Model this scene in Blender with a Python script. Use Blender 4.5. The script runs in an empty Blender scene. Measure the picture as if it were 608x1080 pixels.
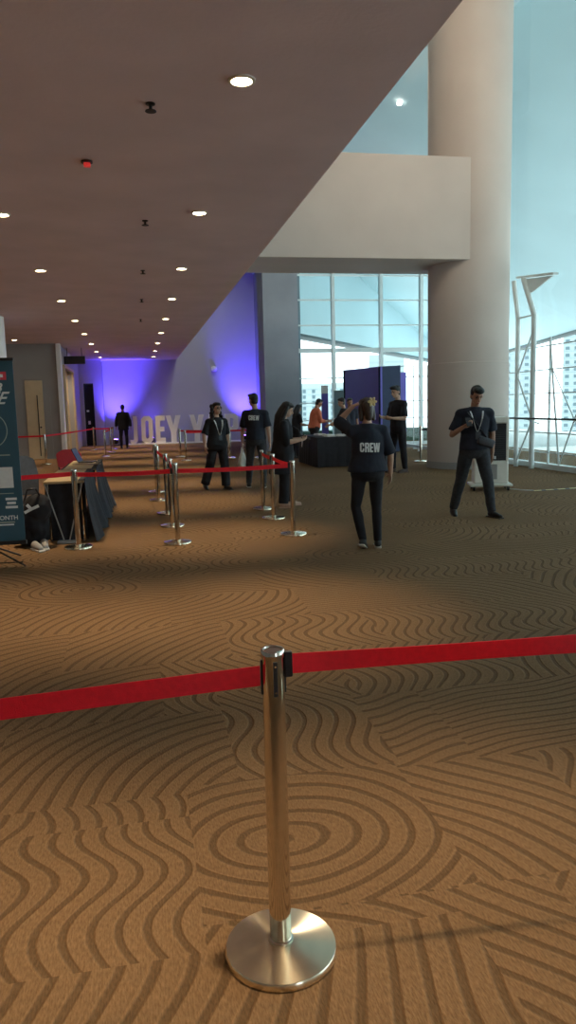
import bpy, bmesh, math, random
from mathutils import Vector, Matrix, noise
random.seed(7)
PI = math.pi
S = bpy.context.scene
COL = S.collection
V = Vector

# ------------------------------------------------------------------ materials
class X:
    """a node socket (or number) with arithmetic"""
    nt = None
    def __init__(s, k): s.k = k
    @staticmethod
    def m(op, *a):
        n = X.nt.nodes.new('ShaderNodeMath'); n.operation = op
        for i, q in enumerate(a):
            if isinstance(q, X): X.nt.links.new(q.k, n.inputs[i])
            else: n.inputs[i].default_value = q
        return X(n.outputs[0])
    def __add__(s, o): return X.m('ADD', s, o)
    __radd__ = __add__
    def __sub__(s, o): return X.m('SUBTRACT', s, o)
    def __rsub__(s, o): return X.m('SUBTRACT', o, s)
    def __mul__(s, o): return X.m('MULTIPLY', s, o)
    __rmul__ = __mul__
    def __truediv__(s, o): return X.m('DIVIDE', s, o)

def mat(name, col, rough=.6, metal=0., spec=.5, nscale=0, namt=.15, bump=0, bscale=60, emit=None, estr=0, aniso=0):
    m = bpy.data.materials.new(name); m.use_nodes = True
    nt = m.node_tree; b = nt.nodes['Principled BSDF']
    b.inputs['Base Color'].default_value = (*col, 1)
    b.inputs['Roughness'].default_value = rough
    b.inputs['Metallic'].default_value = metal
    b.inputs['Specular IOR Level'].default_value = spec
    if aniso:
        b.inputs['Anisotropic'].default_value = aniso; b.inputs['Anisotropic Rotation'].default_value = .25
        t = nt.nodes.new('ShaderNodeTangent'); t.direction_type = 'RADIAL'; t.axis = 'Z'
        nt.links.new(t.outputs[0], b.inputs['Tangent'])
    tc = nt.nodes.new('ShaderNodeTexCoord')
    if nscale:
        n = nt.nodes.new('ShaderNodeTexNoise'); n.inputs['Scale'].default_value = nscale; n.inputs['Detail'].default_value = 6
        nt.links.new(tc.outputs['Object'], n.inputs['Vector'])
        r = nt.nodes.new('ShaderNodeValToRGB')
        r.color_ramp.elements[0].position = .3; r.color_ramp.elements[1].position = .7
        r.color_ramp.elements[0].color = (*[c * (1 - namt) for c in col], 1)
        r.color_ramp.elements[1].color = (*[min(1, c * (1 + namt)) for c in col], 1)
        nt.links.new(n.outputs['Fac'], r.inputs[0]); nt.links.new(r.outputs[0], b.inputs['Base Color'])
    if bump:
        n = nt.nodes.new('ShaderNodeTexNoise'); n.inputs['Scale'].default_value = bscale; n.inputs['Detail'].default_value = 4
        nt.links.new(tc.outputs['Object'], n.inputs['Vector'])
        bp = nt.nodes.new('ShaderNodeBump'); bp.inputs['Strength'].default_value = bump; bp.inputs['Distance'].default_value = .01
        nt.links.new(n.outputs['Fac'], bp.inputs['Height']); nt.links.new(bp.outputs[0], b.inputs['Normal'])
    if emit:
        b.inputs['Emission Color'].default_value = (*emit, 1); b.inputs['Emission Strength'].default_value = estr
    return m

def glass_mat(name, tint, gloss=.06):
    m = bpy.data.materials.new(name); m.use_nodes = True
    nt = m.node_tree; nt.nodes.clear()
    o = nt.nodes.new('ShaderNodeOutputMaterial'); t = nt.nodes.new('ShaderNodeBsdfTransparent'); g = nt.nodes.new('ShaderNodeBsdfGlossy')
    t.inputs[0].default_value = (*tint, 1); g.inputs['Roughness'].default_value = .03
    mx = nt.nodes.new('ShaderNodeMixShader'); f = nt.nodes.new('ShaderNodeLayerWeight'); f.inputs[0].default_value = .5
    X.nt = nt; k = X.m('POWER', X(f.outputs['Facing']), 5.) * .5 + .02
    nt.links.new(k.k, mx.inputs[0]); nt.links.new(t.outputs[0], mx.inputs[1]); nt.links.new(g.outputs[0], mx.inputs[2])
    nt.links.new(mx.outputs[0], o.inputs[0])
    return m

def web_mat():
    m = mat('red_webbing', (.88, .012, .035), .5, nscale=60, namt=.1, bump=.25, bscale=400)
    nt = m.node_tree; o = nt.nodes['Material Output']; b = nt.nodes['Principled BSDF']
    t = nt.nodes.new('ShaderNodeBsdfTranslucent'); t.inputs[0].default_value = (.9, .02, .04, 1)
    mx = nt.nodes.new('ShaderNodeMixShader'); mx.inputs[0].default_value = .35
    nt.links.new(b.outputs[0], mx.inputs[1]); nt.links.new(t.outputs[0], mx.inputs[2]); nt.links.new(mx.outputs[0], o.inputs[0])
    return m

def carpet_mat():
    m = bpy.data.materials.new('sculpted_carpet'); m.use_nodes = True
    nt = m.node_tree; X.nt = nt; b = nt.nodes['Principled BSDF']
    tc = nt.nodes.new('ShaderNodeTexCoord')
    # gentle warp so that no line is ruler straight
    wn = nt.nodes.new('ShaderNodeTexNoise'); wn.inputs['Scale'].default_value = 1.1; wn.inputs['Detail'].default_value = 1
    nt.links.new(tc.outputs['Object'], wn.inputs['Vector'])
    sp = nt.nodes.new('ShaderNodeSeparateXYZ'); nt.links.new(tc.outputs['Object'], sp.inputs[0])
    wc = nt.nodes.new('ShaderNodeSeparateColor'); nt.links.new(wn.outputs['Color'], wc.inputs[0])
    x0, y0 = X(sp.outputs[0]), X(sp.outputs[1])
    x = x0 + (X(wc.outputs[0]) - .5) * .22; y = y0 + (X(wc.outputs[1]) - .5) * .22
    def rnd(a, c, k):
        n = nt.nodes.new('ShaderNodeTexWhiteNoise'); n.noise_dimensions = '3D'
        cb = nt.nodes.new('ShaderNodeCombineXYZ')
        for i, q in enumerate((a, c, k)):
            if isinstance(q, X): nt.links.new(q.k, cb.inputs[i])
            else: cb.inputs[i].default_value = q
        nt.links.new(cb.outputs[0], n.inputs['Vector'])
        s = nt.nodes.new('ShaderNodeSeparateColor'); nt.links.new(n.outputs['Color'], s.inputs[0])
        return [X(s.outputs[i]) for i in range(3)]
    TW, TH = 1.05, .82
    row = X.m('FLOOR', (y0 + .35) / TH)
    off = rnd(row, 3.7, 1.3)[0]
    xs = x0 / TW + off
    colm = X.m('FLOOR', xs)
    r1, r2, r3 = rnd(row, colm, .5)
    r4, r5, r6 = rnd(row, colm, 8.5)
    cx = (colm + .5 - off) * TW; cy = (row + .5) * TH - .35
    SPC = .088
    # concentric ovals
    ex = x - (cx + (r2 - .5) * .5); ey = (y - (cy + (r3 - .5) * .5)) * 1.25
    oval = X.m('SQRT', ex * ex + ey * ey)
    # far arcs
    fx = x - (cx + X.m('SIGN', r2 - .5) * .75); fy = y - (cy + X.m('SIGN', r3 - .5) * .65)
    arc = X.m('SQRT', fx * fx + fy * fy)
    wv1 = x + X.m('SINE', y * 8.6 + r2 * 6.28) * .085
    wv2 = y + X.m('SINE', x * 7.6 + r3 * 6.28) * .075
    fine = (y + x * (r2 - .5) * .8) * 1.45
    def sel(t, a, c):   # r < t ? a : c
        k = X.m('LESS_THAN', r1, t); return a * k + c * (1 - k)
    ph = sel(.12, oval, sel(.45, arc, sel(.72, wv1, sel(.88, wv2, fine))))
    def box(xa, xb, ya, yb):
        return X.m('GREATER_THAN', x0, xa) * X.m('LESS_THAN', x0, xb) * X.m('GREATER_THAN', y0, ya) * X.m('LESS_THAN', y0, yb)
    def put(ph, k, q): return q * k + ph * (1 - k)
    # the motifs that lie around the nearest post
    ox = (x - .45) * .8; oy = (y - .05 * x - 2.52) * 1.05
    ph = put(ph, box(.12, 1.02, 2.12, 2.98), X.m('SQRT', ox * ox + oy * oy))
    ph = put(ph, box(-1.4, .12, 2.0, 2.75), x + X.m('SINE', y * 9.5 + .6) * .075)
    ph = put(ph, box(-.6, .9, 1.2, 2.0), x * .9 + X.m('SINE', y * 5 + .4) * .12 + y * .25)
    ph = put(ph, box(.35, 1.05, 2.98, 4.0), x + X.m('SINE', y * 6.5) * .1 + y * .2)
    fr = X.m('FRACT', ph / SPC)
    w = X.m('SINE', ph * (2 * PI / SPC))
    line = X.m('SMOOTH_MIN', X.m('MAXIMUM', (w - .45) * 2.6, 0.), 1., .15)   # 1 in a groove
    # fibre
    fn = nt.nodes.new('ShaderNodeTexNoise'); fn.inputs['Scale'].default_value = 95; fn.inputs['Detail'].default_value = 3
    mp = nt.nodes.new('ShaderNodeMapping'); mp.inputs['Scale'].default_value = (1.6, .45, 1)
    nt.links.new(tc.outputs['Object'], mp.inputs[0]); nt.links.new(mp.outputs[0], fn.inputs['Vector'])
    big = nt.nodes.new('ShaderNodeTexNoise'); big.inputs['Scale'].default_value = .9; big.inputs['Detail'].default_value = 3
    nt.links.new(tc.outputs['Object'], big.inputs['Vector'])
    tk = X.m('MULTIPLY', X.m('GREATER_THAN', X.m('FRACT', x0 / .0075), .72), X.m('GREATER_THAN', X.m('FRACT', y0 / .034 + X.m('FLOOR', x0 / .0075) * .37), .45))
    val = (1 - line * .42) * (1.06 - fr * .16) * (1 - tk * .13) * (.45 + X(fn.outputs['Fac']) * 1.05) * (.8 + X(big.outputs['Fac']) * .4)  # tone sloping across each band paints bevel shading into the colour
    mul = nt.nodes.new('ShaderNodeMix'); mul.data_type = 'RGBA'; mul.blend_type = 'MULTIPLY'; mul.inputs[0].default_value = 1
    cb = nt.nodes.new('ShaderNodeCombineColor')
    for i in range(3): nt.links.new(val.k, cb.inputs[i])
    mul.inputs[6].default_value = (.240, .142, .072, 1)
    nt.links.new(cb.outputs[0], mul.inputs[7]); nt.links.new(mul.outputs[2], b.inputs['Base Color'])
    b.inputs['Roughness'].default_value = .95; b.inputs['Specular IOR Level'].default_value = .1
    hgt = (1 - line) * .8 + fr * -.3 + X(fn.outputs['Fac']) * .5
    bp = nt.nodes.new('ShaderNodeBump'); bp.inputs['Strength'].default_value = .7; bp.inputs['Distance'].default_value = .012
    nt.links.new(hgt.k, bp.inputs['Height']); nt.links.new(bp.outputs[0], b.inputs['Normal'])
    return m

M = dict(
    carpet=carpet_mat(),
    ceiling=mat('painted_ceiling', (.80, .66, .71), .8, nscale=1.3, namt=.06, bump=.15, bscale=25),
    plaster=mat('taupe_plaster', (.53, .455, .41), .75, nscale=.8, namt=.06, bump=.1, bscale=18),
    plaster2=mat('grey_plaster', (.33, .32, .31), .8, nscale=.8, namt=.06),
    farwall=mat('pale_wall_paint', (.46, .46, .50), .7, nscale=.6, namt=.04),
    panel=mat('metal_cladding', (.29, .31, .36), .55, nscale=1.2, namt=.08),
    white=mat('white_paint', (.86, .86, .86), .5, nscale=3, namt=.04),
    whitesteel=mat('white_steel', (.72, .8, .8), .35, nscale=5, namt=.05),
    roof=mat('pale_teal_roof', (.55, .70, .74), .6, nscale=.25, namt=.05, bump=.05, bscale=2),
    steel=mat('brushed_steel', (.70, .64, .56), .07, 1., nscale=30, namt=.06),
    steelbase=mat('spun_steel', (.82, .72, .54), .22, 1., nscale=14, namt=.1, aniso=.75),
    black=mat('black_plastic', (.012, .012, .018), .4, nscale=20, namt=.2),
    blackmetal=mat('black_metal', (.015, .015, .017), .45, nscale=20, namt=.2),
    belt=web_mat(),
    cloth=mat('black_tablecloth', (.018, .02, .028), .85, nscale=12, namt=.25, bump=.2, bscale=300),
    tan=mat('tan_tabletop', (.42, .31, .17), .45, nscale=6, namt=.1),
    cream=mat('cream_door', (.66, .52, .33), .5, nscale=4, namt=.06),
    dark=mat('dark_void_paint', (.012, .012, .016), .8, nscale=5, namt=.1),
    brown=mat('brown_door', (.22, .17, .13), .5, nscale=5, namt=.1),
    teal=mat('banner_print', (.032, .10, .145), .55, nscale=2, namt=.08),
    red=mat('red_print', (.7, .07, .1), .5, nscale=20, namt=.05),
    ink=mat('white_print', (.75, .78, .78), .6, nscale=20, namt=.05),
    paleink=mat('faded_print', (.34, .40, .36), .6, nscale=20, namt=.05),
    purple=mat('violet_panel', (.125, .10, .50), .45, nscale=2, namt=.06),
    navy=mat('navy_panel', (.014, .022, .05), .85, spec=.1, nscale=2, namt=.1),
    paleteal=mat('pale_teal_panel', (.30, .48, .50), .5, nscale=2, namt=.06),
    skinA=mat('warm_skin', (.36, .19, .12), .5, nscale=25, namt=.08),
    skinB=mat('light_skin', (.55, .34, .24), .5, nscale=25, namt=.08),
    lip=mat('lip', (.30, .10, .08), .45, nscale=25, namt=.08),
    eye=mat('dark_eye', (.015, .012, .01), .25, nscale=25, namt=.08),
    hair=mat('black_hair', (.008, .007, .008), .45, nscale=40, namt=.5, bump=.6, bscale=90),
    hairbrown=mat('brown_hair', (.035, .02, .013), .45, nscale=40, namt=.4, bump=.6, bscale=90),
    shirt=mat('black_cotton', (.010, .011, .016), .9, nscale=14, namt=.2, bump=.15, bscale=200),
    navyshirt=mat('dark_navy_cotton', (.012, .016, .030), .9, nscale=14, namt=.2, bump=.15, bscale=200),
    jeans=mat('charcoal_denim', (.028, .03, .036), .9, nscale=30, namt=.3, bump=.15, bscale=300),
    trousers=mat('black_trouser', (.009, .009, .013), .9, nscale=20, namt=.2),
    orange=mat('orange_cotton', (.62, .17, .09), .85, nscale=14, namt=.12, bump=.15, bscale=200),
    shoe=mat('black_shoe', (.012, .011, .011), .5, nscale=20, namt=.2),
    brownshoe=mat('brown_shoe', (.06, .028, .018), .45, nscale=20, namt=.2),
    sole=mat('white_rubber', (.66, .63, .58), .6, nscale=20, namt=.06),
    bag=mat('white_plastic_bag', (.72, .72, .62), .45, nscale=12, namt=.06, bump=.4, bscale=30),
    greybag=mat('grey_nylon', (.055, .06, .075), .7, nscale=30, namt=.15),
    paper=mat('white_paper', (.78, .78, .76), .7, nscale=9, namt=.06),
    coolerw=mat('ivory_plastic', (.78, .75, .68), .45, nscale=8, namt=.05),
    grille=mat('dark_grille', (.03, .03, .036), .6, nscale=60, namt=.4, bump=.6, bscale=120),
    rail=mat('dark_handrail', (.03, .045, .05), .4, 0.3, nscale=9, namt=.1),
    glass=glass_mat('tinted_glass', (.86, .95, .96)),
    lens=mat('lamp_lens', (1, .9, .7), .4, emit=(1, .78, .46), estr=26, nscale=4, namt=.01),
    trim=mat('lamp_trim', (.75, .70, .62), .35, .2, nscale=9, namt=.05),
    led=mat('violet_led', (.3, .2, 1), .4, emit=(.25, .12, 1), estr=20, nscale=4, namt=.01),
    redled=mat('red_lens', (.8, .05, .05), .3, emit=(1, .06, .05), estr=.2, nscale=4, namt=.02),
    tower=mat('tower_concrete', (.30, .37, .38), .8, nscale=.05, namt=.06),
    towerwin=mat('tower_glazing', (.07, .12, .14), .4, nscale=.1, namt=.1),
    ground=mat('city_ground', (.58, .62, .60), .9, nscale=.01, namt=.2),
    hedge=mat('hedge_leaves', (.05, .10, .07), .8, nscale=3, namt=.4, bump=.8, bscale=6),
    yellow=mat('yellow_tape', (.85, .72, .30), .5, nscale=9, namt=.05),
    flower=mat('cream_petal', (.75, .62, .32), .6, nscale=20, namt=.1),
    corridor=mat('lit_lamp_panel', (1, .95, .85), .5, emit=(1, .86, .66), estr=2.2, nscale=3, namt=.01),
)

# ------------------------------------------------------------------ mesh helpers
class MB:
    def __init__(s): s.bm = bmesh.new()
    def box(s, c, size, rot=None, bev=0):
        g = bmesh.ops.create_cube(s.bm, size=1)['verts']
        mt = Matrix.Translation(V(c)) @ (rot.to_4x4() if rot else Matrix()) @ Matrix.Diagonal((*size, 1))
        bmesh.ops.transform(s.bm, matrix=mt, verts=g)
        if bev:
            es = list({e for v in g for e in v.link_edges})
            bmesh.ops.bevel(s.bm, geom=es, offset=bev, segments=2, affect='EDGES', profile=.5)
        return s
    def bb(s, x0, x1, y0, y1, z0, z1, bev=0):
        return s.box(((x0 + x1) / 2, (y0 + y1) / 2, (z0 + z1) / 2), (abs(x1 - x0), abs(y1 - y0), abs(z1 - z0)), None, bev)
    def cone(s, p, q, r0, r1=None, seg=12, flat=1., caps=True):
        p, q = V(p), V(q); r1 = r0 if r1 is None else r1
        d = q - p; L = d.length
        if L < 1e-6: return s
        rot = d.to_track_quat('Z', 'Y').to_matrix().to_4x4()
        bmesh.ops.create_cone(s.bm, cap_ends=caps, segments=seg, radius1=r0, radius2=r1, depth=L,
                              matrix=Matrix.Translation((p + q) / 2) @ rot @ Matrix.Diagonal((1, flat, 1, 1)))
        return s
    def ball(s, c, r, sc=(1, 1, 1), rot=None, seg=14):
        bmesh.ops.create_uvsphere(s.bm, u_segments=seg, v_segments=max(6, seg * 2 // 3), radius=r,
                                  matrix=Matrix.Translation(V(c)) @ (rot.to_4x4() if rot else Matrix()) @ Matrix.Diagonal((*sc, 1)))
        return s
    def chain(s, pts, rs, seg=12):
        for i in range(len(pts)):
            s.ball(pts[i], rs[i], seg=seg)
            if i: s.cone(pts[i - 1], pts[i], rs[i - 1], rs[i], seg)
        return s
    def tube(s, pts, r, seg=8):
        for i in range(1, len(pts)): s.cone(pts[i - 1], pts[i], r, r, seg)
        for p in pts[1:-1]: s.ball(p, r, seg=seg)
        return s
    def loft(s, secs, seg=20):
        """secs: (centre, rx, ry)"""
        rings = []
        for c, rx, ry in secs:
            rings.append([s.bm.verts.new((c[0] + rx * math.cos(a), c[1] + ry * math.sin(a), c[2]))
                          for a in [2 * PI * k / seg for k in range(seg)]])
        for a, b in zip(rings, rings[1:]):
            for k in range(seg): s.bm.faces.new((a[k], a[(k + 1) % seg], b[(k + 1) % seg], b[k]))
        s.bm.faces.new(rings[0][::-1]); s.bm.faces.new(rings[-1])
        return s
    def lathe(s, prof, seg=48, c=(0, 0, 0)):
        rings = []
        for r, z in prof:
            rings.append([s.bm.verts.new((c[0] + r * math.cos(a), c[1] + r * math.sin(a), c[2] + z))
                          for a in [2 * PI * k / seg for k in range(seg)]])
        for a, b in zip(rings, rings[1:]):
            for k in range(seg): s.bm.faces.new((a[k], a[(k + 1) % seg], b[(k + 1) % seg], b[k]))
        s.bm.faces.new(rings[0][::-1]); s.bm.faces.new(rings[-1])
        return s
    def grid(s, fn, nu, nv, thick=0):
        vs = [[s.bm.verts.new(fn(i / nu, j / nv)) for j in range(nv + 1)] for i in range(nu + 1)]
        fs = [s.bm.faces.new((vs[i][j], vs[i + 1][j], vs[i + 1][j + 1], vs[i][j + 1])) for i in range(nu) for j in range(nv)]
        if thick:
            bmesh.ops.recalc_face_normals(s.bm, faces=fs)
            bmesh.ops.solidify(s.bm, geom=fs, thickness=thick)
        return s
    def poly(s, pts):
        s.bm.faces.new([s.bm.verts.new(p) for p in pts]); return s
    def build(s, name, m, parent=None, smooth=None, loc=None):
        bmesh.ops.recalc_face_normals(s.bm, faces=s.bm.faces)
        me = bpy.data.meshes.new(name); s.bm.to_mesh(me); s.bm.free()
        o = bpy.data.objects.new(name, me); COL.objects.link(o)
        me.materials.append(M[m] if isinstance(m, str) else m)
        if smooth:
            for p in me.polygons: p.use_smooth = True
            if smooth != True: me.set_sharp_from_angle(angle=smooth)
        if parent: o.parent = parent
        if loc: o.location = loc
        return o

def tag(o, label, cat, group=None, kind=None):
    o['label'] = label; o['category'] = cat
    if group: o['group'] = group
    if kind: o['kind'] = kind
    return o
def thing(name, label, cat, loc=(0, 0, 0), rz=0, group=None):
    o = bpy.data.objects.new(name, None); COL.objects.link(o); o.empty_display_size = .1
    o.location = loc; o.rotation_euler = (0, 0, rz)
    return tag(o, label, cat, group)
def struct(name, mb, m, label=None, **k):
    o = mb.build(name, m, **k); o['kind'] = 'structure'
    if label: o['label'] = label
    return o
def copy_tree(o, parent=None):
    c = o.copy(); COL.objects.link(c)
    if parent: c.parent = parent
    for ch in list(o.children): copy_tree(ch, c)
    return c
SM = math.radians(40)

# ------------------------------------------------------------------ lettering
def octo(x0, x1, y0, y1, c):
    return [(x0 + c, y0), (x1 - c, y0), (x1, y0 + c), (x1, y1 - c), (x1 - c, y1), (x0 + c, y1), (x0, y1 - c), (x0, y0 + c)]
GLYPH = {   # width, outlines, in a box one unit high
    'J': (.36, [[(.02, 0.08), (.08, 0), (.27, 0), (.36, .1), (.36, 1), (.19, 1), (.19, .16), (.15, .13), (.02, .15)]]),
    'O': (.46, [octo(0, .46, 0, 1, .12), octo(.17, .29, .17, .83, .04)]),
    'E': (.36, [[(0, 0), (.36, 0), (.36, .18), (.17, .18), (.17, .42), (.33, .42), (.33, .59), (.17, .59), (.17, .82), (.36, .82), (.36, 1), (0, 1)]]),
    'Y': (.52, [[(.17, 0), (.35, 0), (.35, .36), (.52, 1), (.35, 1), (.26, .60), (.17, 1), (0, 1), (.17, .36)]]),
    'A': (.54, [[(0, 0), (.17, 0), (.195, .17), (.345, .17), (.37, 0), (.54, 0), (.38, 1), (.16, 1)], [(.215, .33), (.325, .33), (.27, .76)]]),
    'P': (.45, [[(0, 0), (.17, 0), (.17, .36), (.34, .36), (.45, .47), (.45, .89), (.34, 1), (0, 1)], [(.17, .52), (.26, .52), (.285, .56), (.285, .80), (.26, .84), (.17, .84)]]),
    'C': (.46, [[(.12, 0), (.34, 0), (.46, .12), (.46, .38), (.29, .38), (.29, .17), (.17, .17), (.17, .83), (.29, .83), (.29, .62), (.46, .62), (.46, .88), (.34, 1), (.12, 1), (0, .88), (0, .12)]]),
    'R': (.46, [[(0, 0), (.17, 0), (.17, .42), (.22, .42), (.29, .36), (.29, 0), (.46, 0), (.46, .38), (.40, .49), (.46, .58), (.46, .88), (.34, 1), (0, 1)], [(.17, .57), (.27, .57), (.29, .60), (.29, .82), (.27, .85), (.17, .85)]]),
    'W': (.72, [[(.12, 0), (.29, 0), (.36, .5), (.43, 0), (.60, 0), (.72, 1), (.56, 1), (.51, .42), (.44, 1), (.28, 1), (.21, .42), (.16, 1), (0, 1)]]),
}
def glyph_mesh(ch, h, depth):
    w, outs = GLYPH[ch]
    cu = bpy.data.curves.new('glyph', 'CURVE'); cu.dimensions = '2D'; cu.fill_mode = 'BOTH'; cu.extrude = depth / 2
    for out in outs:
        sp = cu.splines.new('POLY'); sp.points.add(len(out) - 1); sp.use_cyclic_u = True
        for p, q in zip(sp.points, out): p.co = ((q[0] - w / 2) * h, q[1] * h, 0, 1)
    o = bpy.data.objects.new('glyph', cu); COL.objects.link(o)
    me = bpy.data.meshes.new_from_object(o.evaluated_get(bpy.context.evaluated_depsgraph_get()))
    bpy.data.objects.remove(o); bpy.data.curves.remove(cu)
    return me, w * h
def text_mesh(body, size, depth, shear=0, offset=0):
    cu = bpy.data.curves.new('txt', 'FONT'); cu.body = body; cu.size = size; cu.extrude = depth / 2; cu.shear = shear; cu.offset = offset
    o = bpy.data.objects.new('txt', cu); COL.objects.link(o)
    me = bpy.data.meshes.new_from_object(o.evaluated_get(bpy.context.evaluated_depsgraph_get()))
    bpy.data.objects.remove(o); bpy.data.curves.remove(cu)
    return me

# ------------------------------------------------------------------ camera (f = 800 px on 1080, eye 1.55 m)
n = V((146, 5710, 800)).normalized()
a = V((-160, -108, 800)); a = (a - n * a.dot(n)).normalized()
r = n.cross(a)
R3 = Matrix((r, a, -n))
cam = bpy.data.cameras.new('camera'); co = bpy.data.objects.new('camera', cam); COL.objects.link(co)
cam.sensor_fit = 'VERTICAL'; cam.sensor_height = 36; cam.sensor_width = 36; cam.lens = 800 / 1080 * 36
cam.clip_start = .05; cam.clip_end = 3000
rt, dn, fw = R3.col[0], R3.col[1], R3.col[2]
co.matrix_world = Matrix.Translation((0, 0, 1.55)) @ Matrix((rt, -dn, -fw)).transposed().to_4x4()
S.camera = co
S.view_settings.view_transform = 'Standard'; S.view_settings.look = 'None'
S.view_settings.exposure = .7; S.view_settings.gamma = 1
S.cycles.max_bounces = 7; S.cycles.diffuse_bounces = 4; S.cycles.glossy_bounces = 4; S.cycles.transparent_max_bounces = 12
S.cycles.sample_clamp_indirect = 6

# ------------------------------------------------------------------ setting
CZ = 3.76       # soffit height
EX = 1.9        # soffit edge
struct('floor', MB().bb(-6, 12.2, -9, 36.6, -.3, 0), 'carpet', 'brown carpet sculpted with swirling raked lines')
struct('ceiling', MB().bb(-6, EX, -9, 36.6, CZ, 4.5), 'ceiling', 'low brown-grey soffit with rows of downlights')
struct('wall_upper', MB().bb(EX - .3, EX - .02, -9, 36.4, 4.5, 13.4), 'plaster')
struct('wall_rear', MB().bb(-6, 3.6, -9.3, -9, -.3, 14).bb(6.2, 23, -9.3, -9, -.3, 14).bb(3.6, 6.2, -9.3, -9, 4.2, 14).bb(3.6, 6.2, -9.3, -9, -.3, .02), 'plaster')
struct('added_rear_window', MB().bb(3.6, 6.2, -9.16, -9.14, .02, 4.2), 'glass')  # glazed rear opening, added so the near pole reflects a bright streak
struct('wall_side', MB().bb(-6.3, -6, -9, 26.4, 0, CZ), 'plaster2')
struct('wall_left', MB().bb(-6, -2.42, 26.4, 26.62, 0, CZ), 'plaster2', 'grey cross wall with the cream door')
struct('trim_1', MB().bb(-2.5, -2.36, 26.3, 26.72, 0, CZ, .01), 'white', 'white end trim of the grey cross wall')
struct('trim_2', MB().lathe([(.0, 0), (.5, 0), (.5, CZ), (0, CZ)], 40, (-3.42, 19.0, 0)), 'white', 'pale round column beside the teal banner', smooth=SM)
# passage wall with an opening
w = MB(); w.bb(-2.6, -2.42, 26.72, 27.6, 0, CZ); w.bb(-2.6, -2.42, 31.4, 35.0, 0, CZ); w.bb(-2.6, -2.42, 27.6, 31.4, 3.1, CZ)
struct('wall_passage', w, 'farwall')
w = MB(); w.bb(-4.3, -2.6, 27.4, 27.6, 0, 3.1); w.bb(-4.3, -2.6, 31.4, 31.6, 0, 3.1); w.bb(-4.5, -4.3, 27.4, 31.6, 0, 3.1); w.bb(-4.3, -2.6, 27.6, 31.4, 2.95, 3.1)
struct('wall_recess', w, 'cream')
# lilac cross wall with a doorway, then the far wall
w = MB(); w.bb(-2.6, -2.25, 34.9, 35.1, 0, CZ); w.bb(-1.82, -1.42, 34.9, 35.1, 0, CZ); w.bb(-2.25, -1.82, 34.9, 35.1, 2.75, CZ)
struct('wall_lilac', w, 'farwall')
w = MB(); w.bb(-2.6, -1.42, 36.4, 36.6, 0, CZ); struct('wall_behind', w, 'dark')
struct('wall_far', MB().bb(-1.42, 5.9, 35.5, 35.8, 0, 13.4), 'farwall', 'tall far wall washed in violet light')
w = MB(); w.bb(4.36, 5.56, 25.9, 27.1, 0, 13)
for k in range(9): w.bb(4.352, 5.05, 25.892, 25.9, .9 + k * .62, .912 + k * .62)
struct('wall_pillar', w, 'panel', 'grey clad pillar beside the end window')
struct('wall_return', MB().bb(5.56, 5.9, 27.1, 35.5, 0, 13), 'panel')
struct('wall_backing', MB().bb(-6, EX, 36.6, 36.8, 0, 13.4), 'dark')
# beam and column
CC = V((7.42, 16.05, 0)); 
struct('beam', MB().bb(EX, 7.4, 16.2, 18.1, 4.64, 6.78, .01), 'plaster', 'heavy plastered beam from the soffit to the round column')
CX, CY, CR = 7.74, 17.06, .93
cl = struct('column', MB().lathe([(CR + .014, 0.16), (CR + .014, 2.42), (CR, 2.43), (CR, 13.2), (0, 13.2), (0, .16)], 72, (CX, CY, 0)), 'plaster', 'thick round plastered column beside the glass', smooth=SM)
struct('baseboard_column', MB().lathe([(CR + .03, 0), (CR + .03, .16), (0, .16), (0, 0)], 72, (CX, CY, 0)), 'plaster2', smooth=SM)
# roof, one folded sheet
R0, R1, B, C, P, A = (1.6, -9.5, 13.2), (1.6, 31, 13.2), (23.5, 36.9, 5.2), (23.5, -9.5, 5.2), (31, 71, 5), (7.4, 36.3, 4.9)
m = MB()
for z in (0, .3):
    q = [V(p) + V((0, 0, z)) for p in (R0, R1, B, C, P, A)]
    v = [m.bm.verts.new(p) for p in q]
    m.bm.faces.new((v[0], v[1], v[2], v[3])); m.bm.faces.new((v[1], v[4], v[2])); m.bm.faces.new((v[1], v[5], v[4]))
    if z == 0: lo = v
hi = v
for i, j in ((0, 1), (1, 5), (5, 4), (4, 2), (2, 3), (3, 0)): m.bm.faces.new((lo[i], lo[j], hi[j], hi[i]))
struct('roof', m, 'roof', 'pale teal sweeping roof underside over the atrium')
m = MB(); m.tube([C, B, P], .16, 8); m.tube([A, P], .16, 8)
struct('trim_3', m, 'rail', 'dark eaves edge of the teal roof')
struct('wall_roof_end', MB().poly([(1.6, 31, 13.2), (7.4, 36.3, 4.9), (5.9, 35.8, 4.9), (1.6, 35.8, 13.2)]), 'roof')

# facade -----------------------------------------------------------------
FX = 9.0
def pane(name, p, q, z0, z1, label=None):
    p, q = V(p), V(q); d = (q - p); L = d.length
    mm = MB().box(((p + q) / 2)[:2] + (((z0 + z1) / 2),), (L, .016, z1 - z0), Matrix.Rotation(math.atan2(d.y, d.x), 3, 'Z'))
    return struct(name, mm, 'glass', label)
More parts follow.
